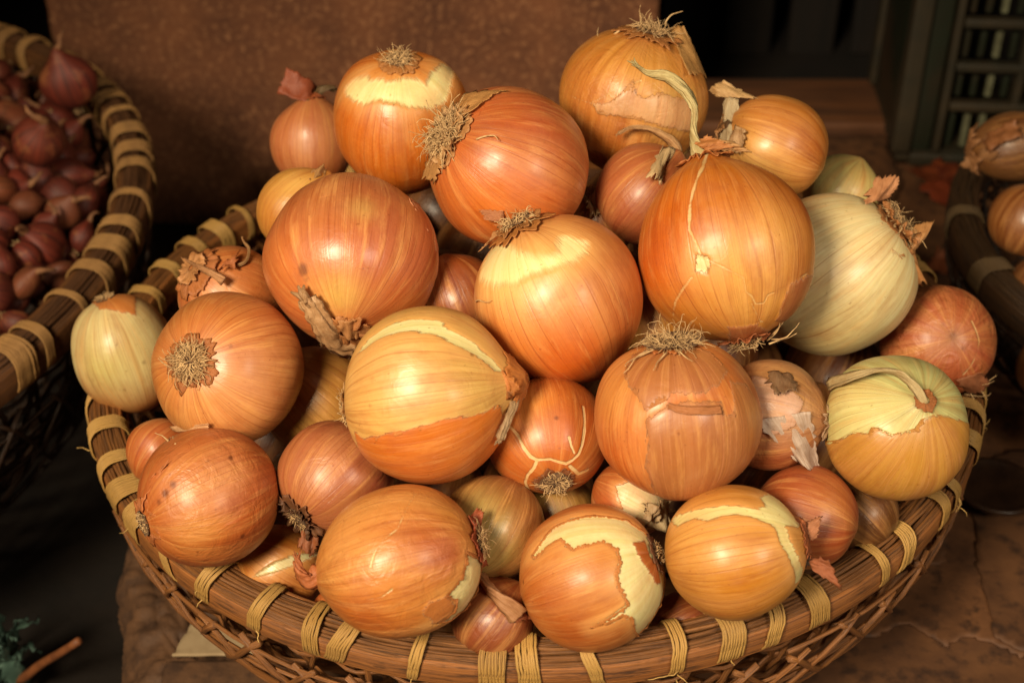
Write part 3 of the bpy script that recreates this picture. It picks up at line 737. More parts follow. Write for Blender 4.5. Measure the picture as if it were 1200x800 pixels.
o = Onion((366, 168), .884, 50, (366, 118), 'neck', .10, 1.05, .12, label='pinkish onion at the far left back with a red curl of skin on its neck',
          col=(214, 124, 84), paint=[((385, 200), 30, (190, 96, 50), .6), ((360, 170), 26, (226, 160, 124), .5)], hi=False, wr=.1)
o.flap([(362, 122, 2), (326, 110, 6), (338, 82, 8), (372, 100, 4)], 5, 4, (160, 80, 50), name='papery_flap')
o.stalk([(362, 122, 0), (372, 108, 3), (384, 103, 3), (394, 104, 2)], 12, 7, .6, (120, 92, 60))
o.collar('neck', .05, .30, .5, .05, (190, 100, 56))

o = Onion((472, 142), .814, 82, (468, 76), 'root', None, 1.07, .05, label='orange onion at the back with a pale bare band below its root end',
          col=(220, 112, 38), paint=[((470, 90), 45, (214, 140, 70), .8), ((470, 130), 60, (226, 140, 64), .5), ((520, 215), 50, (190, 84, 26), .6), ((450, 180), 50, (222, 112, 30), .5)],
          peel=[zz_((300, 40), 3.64, [(400, 240), (430, 215), (470, 200), (490, 190), (500, 215), (545, 205), (570, 218), (640, 200), (690, 210), (720, 232), (738, 185), (790, 145), (835, 160), (820, 230), (800, 290), (745, 322), (640, 318), (600, 300), (520, 290), (470, 310), (430, 285), (400, 270)])],
          und=(226, 208, 120), soft=.035)
o.tuft(90, .26, 1.3, .13); o.collar('root', .10, .30, .35, .02, (200, 132, 72))

o = Onion((597, 197), .7505, 95, (523, 158), 'root', None, 1.0, .05, label='copper-red onion at the back centre with a bushy root tuft facing left',
          col=(204, 104, 54), paint=[((640, 150), 70, (186, 92, 58), .85), ((560, 240), 60, (222, 120, 52), .85), ((600, 290), 60, (214, 106, 36), .7), ((560, 180), 40, (204, 110, 60), .6)], wr=.12)
o.tuft(190, .40, 1.0, .19, thick=.0050); o.collar('root', .15, .40, .45, .05, (200, 142, 88), seed=3); o.collar('root', .14, .32, .6, .11, (206, 156, 104), seed=7)
o.flap([(506, 178, 6), (524, 190, 8), (512, 212, 8), (494, 208, 5)], 4, 3, (206, 150, 92), jag=.3)
o.flap([(530, 150, 14), (545, 112, 10), (592, 108, 4), (560, 128, 10)], 3, 3, (210, 150, 88), jag=.2)
o.wisps([(560, 165, 585, 166), (520, 140, 500, 118)])

o = Onion((741, 118), .811, 88, (760, 46), 'root', .20, .98, .05, label='topmost onion at the back right with flaking skin and upright dry roots',
          col=(210, 132, 62), paint=[((700, 160), 50, (196, 106, 48), .8), ((740, 190), 60, (184, 100, 42), .9), ((790, 130), 40, (200, 160, 88), .8), ((690, 90), 40, (214, 124, 54), .7), ((735, 85), 40, (210, 148, 66), .6)],
          sheet=[zz_((640, 0), 3.64, [(380, 410), (440, 420), (470, 400), (600, 430), (640, 500), (620, 560), (520, 540), (380, 500), (230, 480), (200, 440), (280, 440), (340, 390), (370, 350)])], sht=(204, 152, 106),
          crack=[(zz_((640, 0), 3.64, [(110, 410), (200, 440), (330, 380), (400, 350)]), 1.6)], wr=.5)
o.lip(o.sheet[0], (214, 150, 96), seed=1, w=2.6, lift=.012); o.tuft(100, .30, 1.1, .17); o.collar('root', .12, .42, .55, .04, (196, 128, 70), seed=2)
o.flap([(782, 36, 4), (800, 30, 2), (828, 90, 0), (806, 92, 8)], 5, 3, (204, 150, 88)); o.wisps([(778, 30, 800, 13), (725, 38, 700, 33), (750, 30, 748, 14)])

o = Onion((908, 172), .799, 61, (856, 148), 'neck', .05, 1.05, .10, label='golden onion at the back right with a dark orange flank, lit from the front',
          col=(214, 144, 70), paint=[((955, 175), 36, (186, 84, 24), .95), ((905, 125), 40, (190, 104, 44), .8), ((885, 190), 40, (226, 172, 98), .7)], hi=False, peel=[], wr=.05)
o.collar('neck', .06, .34, .5, .08, (196, 140, 90)); o.stalk([(858, 150, 2), (846, 155, 4), (838, 168, 4)], 16, 10, .6, (120, 86, 56))
o.flap([(848, 110, 8), (864, 116, 12), (862, 170, 14), (842, 174, 10)], 6, 5, (222, 196, 156), jag=.25)
o.flap([(828, 104, 2), (846, 93, 3), (888, 117, 3), (838, 113, 6)], 7, 4, (216, 172, 118), jag=.15, seed=3)
o.flap([(862, 146, 14), (874, 152, 14), (870, 180, 14), (852, 176, 14)], 5, 4, (206, 160, 112), jag=.3, seed=5)

o = Onion((757, 228), .775, 60, (792, 184), 'neck', .25, 1.0, .10, label='brown-red onion tucked behind the big golden one at the centre back',
          col=(176, 90, 58), paint=[((745, 190), 40, (188, 104, 62), .6)], hi=False)
o.stalk([(795, 180, 4), (806, 164, 6), (812, 150, 6), (803, 130, 8), (785, 98, 10), (765, 90, 12), (745, 84, 12), (741, 77, 14)][0:0] or [(795, 180, 4), (785, 165, 8), (760, 152, 10), (738, 150, 10), (724, 157, 10)], 9, 4, .6, (200, 150, 100))
o.flap([(775, 172, 14), (790, 178, 14), (776, 214, 14), (753, 212, 14)], 8, 7, (232, 196, 146), jag=.3)

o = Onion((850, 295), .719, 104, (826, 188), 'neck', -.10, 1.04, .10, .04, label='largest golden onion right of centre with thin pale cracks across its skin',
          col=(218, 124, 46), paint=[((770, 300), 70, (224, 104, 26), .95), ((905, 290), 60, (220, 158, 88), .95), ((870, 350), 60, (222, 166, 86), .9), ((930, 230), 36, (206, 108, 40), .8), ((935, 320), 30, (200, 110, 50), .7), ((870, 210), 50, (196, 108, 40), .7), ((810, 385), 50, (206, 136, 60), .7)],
          crack=[(zz_((730, 180), 3.333, [(332, 10), (318, 80), (285, 150), (270, 200), (265, 300), (290, 350), (315, 420), (325, 450)]), 4.2),
                 (zz_((730, 180), 3.333, [(275, 480), (245, 520), (215, 570), (203, 640)]), 2.4), (zz_((730, 180), 3.333, [(335, 412), (390, 440), (470, 480), (480, 535), (500, 550), (515, 580), (545, 575), (560, 545), (620, 515), (680, 480), (725, 450)]), 1.7),
                 (zz_((730, 180), 3.333, [(500, 580), (520, 620), (535, 650)]), 1.5)],
          peel=[zz_((730, 180), 3.333, [(288, 395), (320, 400), (340, 410), (335, 470), (290, 455)])], und=(226, 186, 112),
          sheet=[zz_((730, 180), 3.333, [(640, 505), (700, 480), (745, 450), (720, 540), (690, 600), (640, 660), (590, 640), (610, 570)]), zz_((730, 180), 3.333, [(415, 672), (520, 655), (580, 690), (520, 760), (420, 740)])], sht=(184, 106, 62), wr=.08)
o.tuft(60, .26, 1.2, .10); o.collar('root', .06, .26, .6, .05, (180, 104, 62))
o.wisps([(900, 400, 930, 362), (900, 400, 918, 372), (896, 402, 890, 372), (905, 398, 936, 378), (890, 405, 850, 402), (888, 408, 846, 417), (902, 404, 934, 392)])
o.collar('neck', .06, .30, .4, .05, (200, 122, 64))
o.stalk([(822, 188, 0), (815, 170, 3), (811, 150, 5), (813, 126, 6), (800, 104, 8), (780, 90, 10), (760, 86, 12), (744, 76, 14)], 13, 8, .42, (214, 190, 132), twist=5.)
o.flap([(830, 178, 10), (812, 168, 12), (828, 158, 10), (860, 172, 8)], 4, 5, (200, 128, 70), jag=.3, seed=3)
o.flap([(840, 176, 6), (834, 162, 8), (858, 166, 6), (880, 178, 4)], 3, 4, (214, 160, 104), jag=.3, seed=6)

o = Onion((975, 322), .80, 98, (1052, 262), 'root', .10, 1.0, .05, .04, label='pale greenish white peeled onion on the right with ragged brown root end',
          col=(224, 206, 154), paint=[((960, 300), 60, (228, 218, 178), .5), ((1000, 400), 50, (214, 196, 134), .7), ((930, 250), 50, (190, 170, 126), .6)], wr=.03, und=(226, 214, 150))
o.tuft(120, .30, .8, .20, colr=1); o.collar('root', .16, .40, .35, .03, (176, 116, 66), seed=1); o.collar('root', .15, .30, .6, .12, (196, 130, 76), seed=5)
o.flap([(1012, 240, 10), (1040, 232, 6), (1052, 210, 8), (1022, 206, 10)], 6, 6, (216, 150, 104), jag=.3)
o.flap([(1062, 282, 6), (1070, 300, 4), (1090, 258, 2), (1072, 262, 4)], 4, 4, (196, 138, 84), jag=.2, seed=4)
o.flap([(1052, 300, 6), (1066, 290, 6), (1082, 330, 2), (1072, 334, 4)], 4, 3, (204, 140, 84), jag=.3, seed=6)
o.wisps([(1040, 250, 1052, 300), (1036, 255, 1046, 302), (1030, 262, 1044, 296)])

o = Onion((352, 248), .80, 52, (384, 205), 'neck', .05, 1.0, .10, label='yellow-orange onion peeping out behind the large pink-brown one on the left', col=(216, 148, 68),
          paint=[((345, 222), 26, (224, 176, 100), .7), ((320, 270), 30, (206, 126, 44), .8)], hi=False)
o.flap([(362, 212, 4), (380, 206, 6), (384, 196, 8), (366, 200, 6)], 4, 4, (200, 150, 96)); 
o.wisps([(400, 212, 466, 204), (398, 212, 440, 214)], th=.8)

o = Onion((411, 305), .740, 103, (404, 385), 'neck', None, .97, .05, label='large pink-brown onion upper left with a flattened dry stalk at its lower end',
          col=(204, 112, 66), paint=[((350, 330), 60, (216, 118, 60), .8), ((400, 230), 60, (180, 104, 66), .7), ((470, 300), 70, (196, 104, 72), .9), ((396, 344), 26, (206, 160, 86), .95), ((424, 246), 16, (190, 146, 84), .8), ((470, 370), 40, (208, 112, 48), .7)],
          stain=[((358, 316), 9, .75), ((362, 326), 7, .5)], 
          sheet=[[(480, 232), (497, 250), (507, 285), (508, 330), (520, 300), (505, 245), (490, 228)]], sht=(214, 130, 90), wr=.15)
o.stalk([(412, 400, 0), (398, 398, 8), (382, 382, 12), (370, 362, 13), (362, 348, 12)], 24, 20, .35, (196, 150, 106), twist=.6)
o.collar('neck', .05, .26, .5, .05, (202, 132, 76)); o.flap([(396, 372, 8), (416, 372, 8), (420, 392, 6), (402, 390, 10)], 5, 4, (200, 140, 88), jag=.3)
o.flap([(478, 234, 3), (492, 240, 1), (512, 290, 1), (500, 270, 3)], 2, 2, (214, 140, 96), jag=.2, seed=3)

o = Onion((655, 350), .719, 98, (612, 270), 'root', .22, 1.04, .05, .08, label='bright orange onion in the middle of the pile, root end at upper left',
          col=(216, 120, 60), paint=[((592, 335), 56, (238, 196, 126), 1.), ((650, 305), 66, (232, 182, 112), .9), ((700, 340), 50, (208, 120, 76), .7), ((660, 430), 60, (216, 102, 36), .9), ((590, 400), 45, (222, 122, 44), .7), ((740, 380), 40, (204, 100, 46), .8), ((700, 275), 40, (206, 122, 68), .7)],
          peel=[zz_((540, 240), 3.478, [(110, 165), (210, 170), (250, 200), (300, 215), (360, 230), (400, 210), (398, 150), (440, 145), (470, 160), (510, 165), (505, 210), (450, 245), (380, 270), (300, 290), (230, 330), (150, 330), (95, 310)])],
          und=(228, 206, 120), soft=.06, stain=[((591, 318), 2, .6), ((649, 329), 2, .6)], wr=.05)
o.tuft(90, .24, 1.1, .14); o.collar('root', .12, .38, .5, .02, (196, 126, 64), seed=2); o.collar('root', .10, .26, .6, .06, (176, 116, 64), seed=6)
o.flap([(594, 268, 4), (576, 280, 6), (560, 296, 8), (578, 272, 8)], 4, 3, (206, 146, 92)); o.flap([(592, 262, 4), (590, 248, 6), (562, 246, 6), (570, 258, 4)], 4, 4, (196, 126, 84), jag=.3, seed=2)
o.wisps([(560, 354, 580, 350)], th=.8)

o = Onion((272, 348), .786, 62, (236, 322), 'neck', .45, 1.0, .08, label='copper onion at the left back against the rim, pale dry stalk across its top',
          col=(202, 110, 62), paint=[((300, 320), 40, (206, 112, 60), .6), ((260, 350), 30, (222, 150, 92), .6)], wr=.3)
o.collar('neck', .08, .50, .3, .06, (192, 116, 62), seed=1); o.collar('neck', .06, .30, .4, .14, (204, 142, 88), seed=4)
o.stalk([(262, 330, 20), (250, 322, 18), (236, 314, 16), (216, 303, 14)], 8, 4, .7, (196, 140, 96)); o.stalk([(276, 312, 4), (288, 306, 6), (292, 292, 8), (286, 282, 8), (284, 276, 8)], 3.4, 2, .8, (200, 150, 100), fray=False)
o.flap([(256, 318, 14), (270, 304, 8), (280, 296, 8), (276, 314, 12)], 5, 6, (190, 110, 62), jag=.3)

o = Onion((147, 414), .845, 62, (124, 350), 'root', .35, 1.20, .05, .02, label='pale yellow-green onion at the far left edge of the basket, root end up',
          col=(218, 200, 146), paint=[((190, 365), 40, (214, 130, 60), .8), ((178, 480), 52, (206, 104, 40), 1.), ((128, 484), 32, (208, 120, 52), .95), ((120, 430), 26, (184, 172, 90), .6), ((150, 430), 40, (226, 200, 130), .5)],
          sheet=[[(120, 345), (150, 346), (158, 355), (157, 374), (140, 372), (122, 370), (112, 362)]], sht=(218, 132, 70), stain=[((168, 425), 4, .6), ((146, 457), 3, .5), ((184, 422), 3, .6)], und=(222, 200, 130), wr=.05)
o.tuft(60, .14, 1.0, .15)
o = Onion((267, 432), .7285, 92, (220, 424), 'root', None, .93, .05, label='copper onion on the left with its round root tuft facing the viewer',
          col=(206, 124, 72), paint=[((300, 370), 60, (190, 100, 52), .8), ((230, 490), 45, (222, 152, 92), .85), ((300, 450), 50, (216, 148, 104), .7), ((190, 460), 30, (218, 132, 68), .8), ((250, 380), 40, (200, 112, 60), .6)],
          stain=[((270, 405), 5, .5)], wr=.06)
o.tuft(140, .30, 1.3, .17, thick=.005); o.collar('root', .12, .36, .45, .02, (186, 112, 60), seed=2); o.collar('root', .10, .24, .5, .05, (206, 150, 96), seed=6)
o.flap([(200, 500, 6), (245, 494, 8), (246, 500, 8), (206, 506, 8)], 2, 1, (224, 168, 120), jag=.1)

Onion((372, 470), .775, 64, (340, 440), 'neck', .1, 1.0, label='dull golden onion in shade between the copper and half-peeled onions', col=(176, 118, 50), paint=[((360, 500), 40, (186, 132, 66), .6)], hi=False)

o = Onion((501, 462), .6815, 103, (592, 448), 'neck', .20, .96, .16, .03, label='half-peeled yellow-green onion at left centre, orange below, neck to the right',
          col=(214, 166, 96), paint=[((450, 430), 50, (220, 162, 108), .7), ((440, 490), 40, (226, 174, 96), .8), ((540, 440), 50, (204, 168, 92), .7), ((560, 380), 30, (204, 136, 66), .8), ((460, 375), 40, (186, 150, 66), .7), ((480, 445), 36, (222, 176, 124), .6)],
          peel=[zz_((390, 340), 3.2, [(85, 235), (130, 180), (200, 140), (290, 118), (380, 128), (450, 165), (520, 200), (580, 245), (625, 305), (600, 300), (540, 250), (470, 215), (400, 185), (330, 170), (260, 165), (180, 180), (120, 215)])], und=(220, 204, 120),
          sheet=[zz_((390, 340), 3.2, [(90, 530), (130, 555), (150, 545), (240, 528), (330, 505), (420, 480), (500, 468), (570, 455), (625, 430), (680, 560), (560, 760), (330, 760), (120, 640)])], sht=(216, 116, 42),
          stain=[((437, 444), 9, .55), ((552, 416), 4, .7), ((436, 475), 5, .5)], wr=.12)
o.lip(o.sheet[0][:9], (212, 126, 54), closed=False, seed=1, w=2.6)
o.tuft(70, .16, 1.0, .16); o.collar('root', .10, .22, .5, .05, (206, 158, 104)); o.collar('neck', .05, .30, .3, .03, (206, 124, 56))
o.stalk([(606, 446, 2), (607, 458, 6), (601, 474, 10), (592, 492, 12), (584, 512, 12)], 14, 9, .7, (186, 150, 112)); o.stalk([(592, 452, 4), (602, 448, 5), (609, 452, 5), (608, 464, 4)], 24, 12, .7, (208, 128, 64), fray=False)

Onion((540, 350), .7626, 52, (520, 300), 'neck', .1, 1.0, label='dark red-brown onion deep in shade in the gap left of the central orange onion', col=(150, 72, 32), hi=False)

o = Onion((642, 511), .7074, 71, (650, 562), 'root', .55, .98, .05, label='red-orange onion low in the centre with pale forked splits near its root',
          col=(202, 106, 46), paint=[((620, 480), 36, (220, 140, 66), .8), ((700, 500), 30, (188, 88, 34), .8), ((590, 520), 30, (196, 96, 36), .7), ((655, 490), 20, (196, 96, 56), .5)],
          crack=[(zz_((560, 440), 4, [(150, 235), (190, 280), (215, 335), (245, 375), (275, 392), (340, 390), (410, 412), (440, 395), (470, 365), (488, 310), (497, 250), (492, 150)]), 4.0),
                 (zz_((560, 440), 4, [(425, 290), (435, 330), (448, 360)]), 3.6), (zz_((560, 440), 4, [(280, 395), (265, 430), (235, 465), (222, 500), (235, 540)]), 4.2), (zz_((560, 440), 4, [(430, 425), (470, 460), (510, 440)]), 4.5)], und=(226, 186, 116), stain=[((652, 490), 4, .6)], wr=.1)
o.tuft(80, .22, 1.2, .22, thick=.004); o.collar('root', .14, .32, .4, .02, (150, 88, 50))

o = Onion((792, 488), .6753, 97, (788, 408), 'root', .30, .98, .05, label='orange onion right of centre with a translucent brown sheet curling off its front',
          col=(212, 120, 60), paint=[((720, 470), 50, (226, 150, 86), .75), ((730, 540), 50, (212, 102, 42), .8), ((870, 440), 40, (190, 104, 60), .8), ((760, 420), 40, (210, 130, 72), .6)],
          sheet=[zz_((680, 380), 3.637, [(290, 405), (380, 350), (450, 330), (590, 335), (600, 385), (640, 390), (630, 250), (700, 260), (780, 400), (770, 560), (690, 700), (560, 760), (380, 745), (320, 720), (285, 600)]),
                 [(734, 440), (742, 414), (785, 398), (832, 412), (852, 436), (838, 454), (818, 464), (793, 461), (777, 471), (758, 481), (751, 466), (740, 452)]], sht=(186, 112, 66),
          und=(224, 150, 92), wr=.12, stain=[((820, 525), 22, .25)])
o.lip(o.sheet[0], (192, 122, 76), seed=1, w=2.4, lift=.01); o.lip(o.sheet[1], (200, 126, 72), seed=5, w=3, lift=.02)
o.tuft(170, .32, 1.3, .30, thick=.004); o.collar('root', .16, .34, .5, .03, (204, 120, 62), seed=3)
o.stalk([(784, 476, 1), (800, 480, 3), (820, 481, 4), (842, 480, 2)], 5, 8, .5, (200, 126, 76), name='curled_skin', fray=False, twist=.4)
o.wisps([(770, 410, 735, 430), (762, 412, 732, 438), (800, 412, 812, 428), (782, 415, 768, 436), (750, 400, 772, 396)])

o = Onion((903, 486), .7081, 66, (952, 492), 'neck', .20, 1.0, .08, label='grey-brown papery onion with a torn silvery skin flap, between two larger ones', col=(178, 122, 86),
          paint=[((900, 540), 40, (178, 92, 52), .9), ((920, 450), 36, (160, 116, 70), .7), ((920, 490), 24, (206, 168, 142), .7)],
          sheet=[[(880, 440), (918, 450), (940, 470), (930, 500), (905, 510), (884, 500)]], sht=(190, 148, 124), wr=.5)
o.flap([(900, 436, 6), (930, 440, 5), (932, 460, 8), (906, 466, 10)], 6, 5, (140, 104, 74), jag=.35)
o.flap([(884, 492, 10), (948, 482, 12), (961, 552, 12), (932, 540, 14)], 9, 7, (206, 178, 160), nu=26, nv=18, jag=.12, seed=2)
o.collar('neck', .06, .30, .5, .06, (196, 156, 124))

o = Onion((1049, 499), .6967, 88, (1083, 470), 'neck', None, .90, .10, .03, label='green-topped onion at the right with a bare neck scar and golden skin below',
          col=(200, 194, 128), paint=[((1000, 480), 50, (212, 204, 140), .7), ((1090, 430), 50, (180, 180, 120), .7)],
          sheet=[zz_((940, 320), 2.856, [(50, 572), (120, 562), (170, 535), (225, 542), (235, 520), (260, 525), (300, 545), (345, 535), (380, 525), (400, 495), (450, 478), (500, 480), (575, 500), (620, 640), (400, 800), (180, 780), (40, 660)])], sht=(202, 140, 62),
          und=(200, 194, 128), wr=.03)
o.collar('neck', .05, .15, .25, .03, (190, 116, 62), seed=2)
o.lip(o.sheet[0][:12][::-1], (206, 140, 66), closed=False, seed=3)
o.stalk([(1082, 474, 2), (1074, 458, 10), (1064, 446, 14), (1052, 437, 16), (1030, 434, 20), (1000, 440, 22), (972, 447, 22)], 8, 13, .42, (214, 186, 136), twist=2.6)

o = Onion((1100, 399), .83, 68, (1118, 396), 'root', None, .95, .03, .0, label='wrinkled pink-red onion at the right edge wedged against the basket rim',
          col=(190, 98, 66), paint=[((1110, 390), 30, (206, 124, 88), .8), ((1120, 450), 30, (196, 96, 60), .6)], wr=1.1, stain=[((1118, 392), 10, .5), ((1105, 378), 7, .5), ((1130, 408), 6, .45)],
          crack=[([(1140, 375), (1148, 400), (1140, 425), (1128, 440)], 1.8)])
o.wisps([(1140, 455, 1168, 440), (1138, 460, 1165, 448), (1130, 464, 1160, 462), (1144, 450, 1158, 470), (1136, 458, 1150, 476)], th=.8)
o.flap([(1120, 446, 6), (1148, 436, 4), (1160, 450, 2), (1134, 464, 4)], 4, 4, (186, 116, 78), jag=.3)

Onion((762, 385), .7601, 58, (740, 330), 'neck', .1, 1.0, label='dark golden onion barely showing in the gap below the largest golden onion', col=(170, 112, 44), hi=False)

o = Onion((244, 582), .6988, 84, (176, 610), 'root', .35, 1.02, .05, .05, label='blemished red-orange onion overhanging the left rim, dark mould spots on its skin',
          col=(194, 98, 48), paint=[((200, 540), 26, (170, 74, 34), .6), ((310, 560), 30, (164, 74, 34), .6), ((250, 620), 26, (176, 84, 42), .6), ((270, 650), 24, (160, 80, 40), .5), ((215, 555), 50, (214, 130, 78), .6), ((262, 560), 34, (214, 142, 102), .85), ((240, 640), 50, (208, 112, 52), .7), ((300, 610), 40, (194, 88, 36), .7), ((230, 620), 30, (220, 148, 84), .6)],
          stain=[((268, 537), 4, .9), ((243, 541), 4.5, .7), ((245, 560), 4, .5), ((285, 628), 4.5, .9), ((233, 645), 3, .9), ((205, 568), 7, .65), ((197, 578), 7, .75), ((190, 588), 6, .6), ((230, 577), 9, .4), ((232, 517), 5, .4)],
          und=(226, 160, 110), wr=.75)
o.tuft(50, .10, .7, .15); o.collar('root', .08, .34, .5, .03, (204, 120, 66), seed=3)
o.flap([(158, 588, 2), (178, 560, 8), (200, 540, 10), (170, 600, 8)], 4, 3, (218, 132, 78), jag=.25)
o.wisps([(196, 516, 180, 505), (205, 520, 200, 508)])

o = Onion((394, 560), .7107, 68, (348, 610), 'root', .35, 1.0, .05, .05, label='dusky pink onion with a black root end, between the blemished and front onions',
          col=(184, 104, 72), paint=[((380, 540), 34, (206, 136, 100), .6), ((440, 570), 34, (158, 72, 50), .8)], stain=[((350, 608), 16, .9)], wr=.3)
o.tuft(60, .18, 1., .20); o.collar('root', .12, .46, .6, .08, (132, 82, 50), seed=1); o.collar('root', .1, .3, .6, .14, (104, 66, 40), seed=5)
o.flap([(356, 618, 6), (376, 628, 6), (368, 652, 4), (350, 640, 4)], 5, 6, (166, 96, 58), jag=.35)

o = Onion((470, 656), .6569, 90, (562, 634), 'root', .22, 1.10, .05, .03, label='large egg-shaped orange onion at the front left resting on the rim',
          col=(212, 132, 66), paint=[((420, 620), 45, (220, 146, 88), .8), ((415, 670), 40, (228, 162, 98), .7), ((520, 600), 40, (204, 150, 74), .7), ((490, 620), 35, (196, 106, 62), .7), ((520, 645), 34, (184, 90, 60), .75), ((430, 720), 50, (202, 106, 42), .9), ((500, 580), 36, (206, 124, 56), .6)],
          peel=[zz_((300, 540), 3.078, [(740, 330), (790, 350), (845, 370), (840, 430), (780, 510), (700, 560), (640, 575), (700, 530), (712, 500), (680, 480), (730, 410)])], und=(208, 178, 98),
          crack=[(zz_((300, 540), 3.078, [(570, 130), (530, 200), (510, 250), (460, 290), (430, 340), (420, 380)]), 1.4), (zz_((300, 540), 3.078, [(410, 490), (460, 480), (495, 455)]), 1.4)],
          sheet=[zz_((300, 540), 3.078, [(620, 500), (680, 480), (712, 505), (690, 560), (640, 572), (600, 540)])], sht=(198, 116, 60), stain=[((430, 655), 3, .5), ((530, 687), 3, .6)], wr=.55)
o.lip(o.peel[0], (196, 118, 62), seed=1)
o.tuft(80, .26, .9, .13); o.collar('root', .10, .30, .5, .05, (158, 72, 40), seed=2); o.flap([(548, 610, 3), (560, 594, 4), (568, 600, 4), (562, 630, 4)], 4, 4, (176, 88, 52), jag=.3)
o.stalk([(376, 672, 0), (362, 680, 0), (350, 668, 2), (348, 656, 2)], 20, 11, .6, (196, 112, 64))

o = Onion((577, 618), .6963, 62, (600, 570), 'neck', -.2, 1.0, label='olive-green and brown onion in shade behind the large front one', col=(160, 92, 46),
          hi=True, paint=[((562, 600), 40, (160, 142, 76), 1.), ((570, 650), 40, (164, 146, 84), 1.), ((600, 580), 40, (146, 80, 44), .6)])

o = Onion((693, 676), .6726, 87, (772, 648), 'root', .25, 1.0, .05, .03, label='front onion at bottom centre with a large torn pale patch facing right',
          col=(208, 120, 58), paint=[((650, 660), 50, (222, 144, 80), .8), ((625, 700), 40, (204, 102, 46), .7), ((670, 735), 40, (198, 98, 40), .8), ((700, 690), 40, (218, 142, 84), .7), ((660, 606), 40, (194, 104, 54), .7)],
          peel=[zz_((580, 560), 2.609, [(108, 240), (140, 195), (175, 150), (230, 125), (280, 112), (330, 115), (400, 132), (455, 165), (480, 180), (515, 210), (525, 320), (515, 400), (470, 470), (438, 492), (425, 470), (412, 425), (385, 415), (340, 440), (290, 455), (370, 405), (400, 385), (388, 355), (372, 330), (366, 290), (380, 262), (372, 225), (330, 198), (310, 205), (280, 212), (240, 222), (222, 210), (200, 188), (160, 210), (125, 245)])], und=(222, 208, 132),
          sheet=[zz_((580, 560), 2.609, [(422, 200), (462, 190), (480, 240), (500, 260), (510, 320), (495, 322), (470, 280), (440, 240)])], sht=(180, 94, 42), stain=[((612, 682), 5, .8)], wr=.12)
o.tuft(30, .10, .6, .14); o.collar('root', .08, .26, .4, .02, (136, 88, 60), seed=2)
o.lip(o.peel[0], (214, 134, 72), skip=.26)

o = Onion((860, 646), .6611, 80, (942, 632), 'neck', .15, 1.04, .06, .03, label='ribbed golden onion at the front right with a zigzag pale strip near its top',
          col=(216, 144, 66), paint=[((820, 640), 45, (228, 170, 98), .8), ((870, 700), 50, (204, 124, 44), .9), ((850, 575), 40, (206, 130, 58), .7), ((930, 650), 30, (208, 140, 80), .7), ((800, 690), 36, (206, 136, 56), .7)],
          peel=[zz_((580, 560), 2.609, [(540, 135), (575, 110), (625, 92), (680, 86), (740, 84), (790, 100), (830, 90), (815, 60), (850, 52), (885, 75), (930, 130), (915, 155), (880, 150), (890, 200), (912, 250), (925, 300), (905, 322), (890, 255), (862, 200), (852, 152), (800, 128), (745, 112), (705, 118), (650, 130), (610, 122), (560, 148)])], und=(228, 206, 112), wr=.08)
o.collar('neck', .06, .30, .5, .05, (180, 100, 58)); o.stalk([(938, 632, 2), (944, 642, 4), (944, 656, 4)], 14, 10, .7, (84, 58, 38))
o.flap([(944, 650, 2), (952, 668, 4), (984, 690, 4), (972, 656, 2)], 5, 5, (180, 104, 66), jag=.3); o.flap([(944, 636, 4), (946, 612, 4), (964, 604, 2), (958, 630, 4)], 4, 4, (200, 130, 90), jag=.3, seed=3)

o = Onion((737, 585), .7054, 46, (775, 606), 'neck', .10, 1.0, .14, label='small orange onion with a pale shredded neck below the brown-sheeted one', col=(188, 94, 46),
          peel=[[(722, 570), (745, 562), (790, 590), (785, 620), (752, 622), (730, 600)]], und=(222, 184, 134), hi=False)
o.flap([(752, 590, 4), (790, 586, 4), (786, 622, 8), (762, 618, 10)], 6, 7, (214, 184, 140), jag=.35); o.flap([(760, 590, 10), (776, 586, 12), (768, 610, 12), (750, 606, 10)], 6, 7, (186, 152, 112), jag=.35, seed=4)

Onion((945, 605), .6990, 62, (1000, 620), 'root', .1, 1.0, label='shaded red-brown onion behind the ribbed golden one at the right rim', col=(172, 82, 48), paint=[((980, 580), 30, (186, 110, 60), .7)])
o = Onion((328, 668), .7369, 54, (280, 640), 'neck', .1, 1.0, label='yellow-brown onion low in the left front with a pale split over it', col=(196, 116, 50),
      peel=[[(296, 676), (318, 660), (345, 650), (376, 648), (350, 660), (322, 670)]], soft=.03, und=(200, 190, 130), wr=.2)
Onion((188, 528), .7679, 40, (160, 560), 'neck', .1, 1.0, label='small orange onion wedged against the left rim under the copper onion', col=(208, 108, 58), crack=[([(170, 550), (182, 530), (200, 512)], 2.5)], und=(226, 160, 120), hi=False)
o = Onion((578, 724), .6844, 50, (596, 700), 'neck', .1, 1.0, label='red-brown onion low against the front rim, its dry neck poking up', col=(150, 74, 42), hi=False, wr=.4)
o.stalk([(606, 722, 4), (598, 712, 8), (584, 700, 10), (570, 686, 10), (562, 672, 10)], 18, 13, .6, (186, 130, 88), fray=False); o.flap([(590, 706, 6), (622, 700, 6), (640, 724, 2), (604, 728, 8)], 5, 6, (178, 102, 66), jag=.3)
Onion((400, 722), .7188, 38, (420, 700), 'neck', .1, 1.0, label='sliver of orange onion between the egg-shaped onion and the front rim', col=(196, 96, 44), hi=False)
o = Onion((800, 730), .7052, 38, (830, 712), 'neck', .1, 1.0, label='sliver of brown onion with a pointed skin between the two front onions and the rim', col=(150, 76, 40), hi=False)
o.flap([(770, 728, 4), (815, 722, 4), (836, 716, 4), (800, 742, 6)], 4, 4, (182, 104, 64), jag=.3)
Onion((985, 226), .870, 46, (1000, 200), 'neck', .1, 1.0, label='pale onion showing only its top behind the white peeled one', col=(196, 176, 110), hi=False)
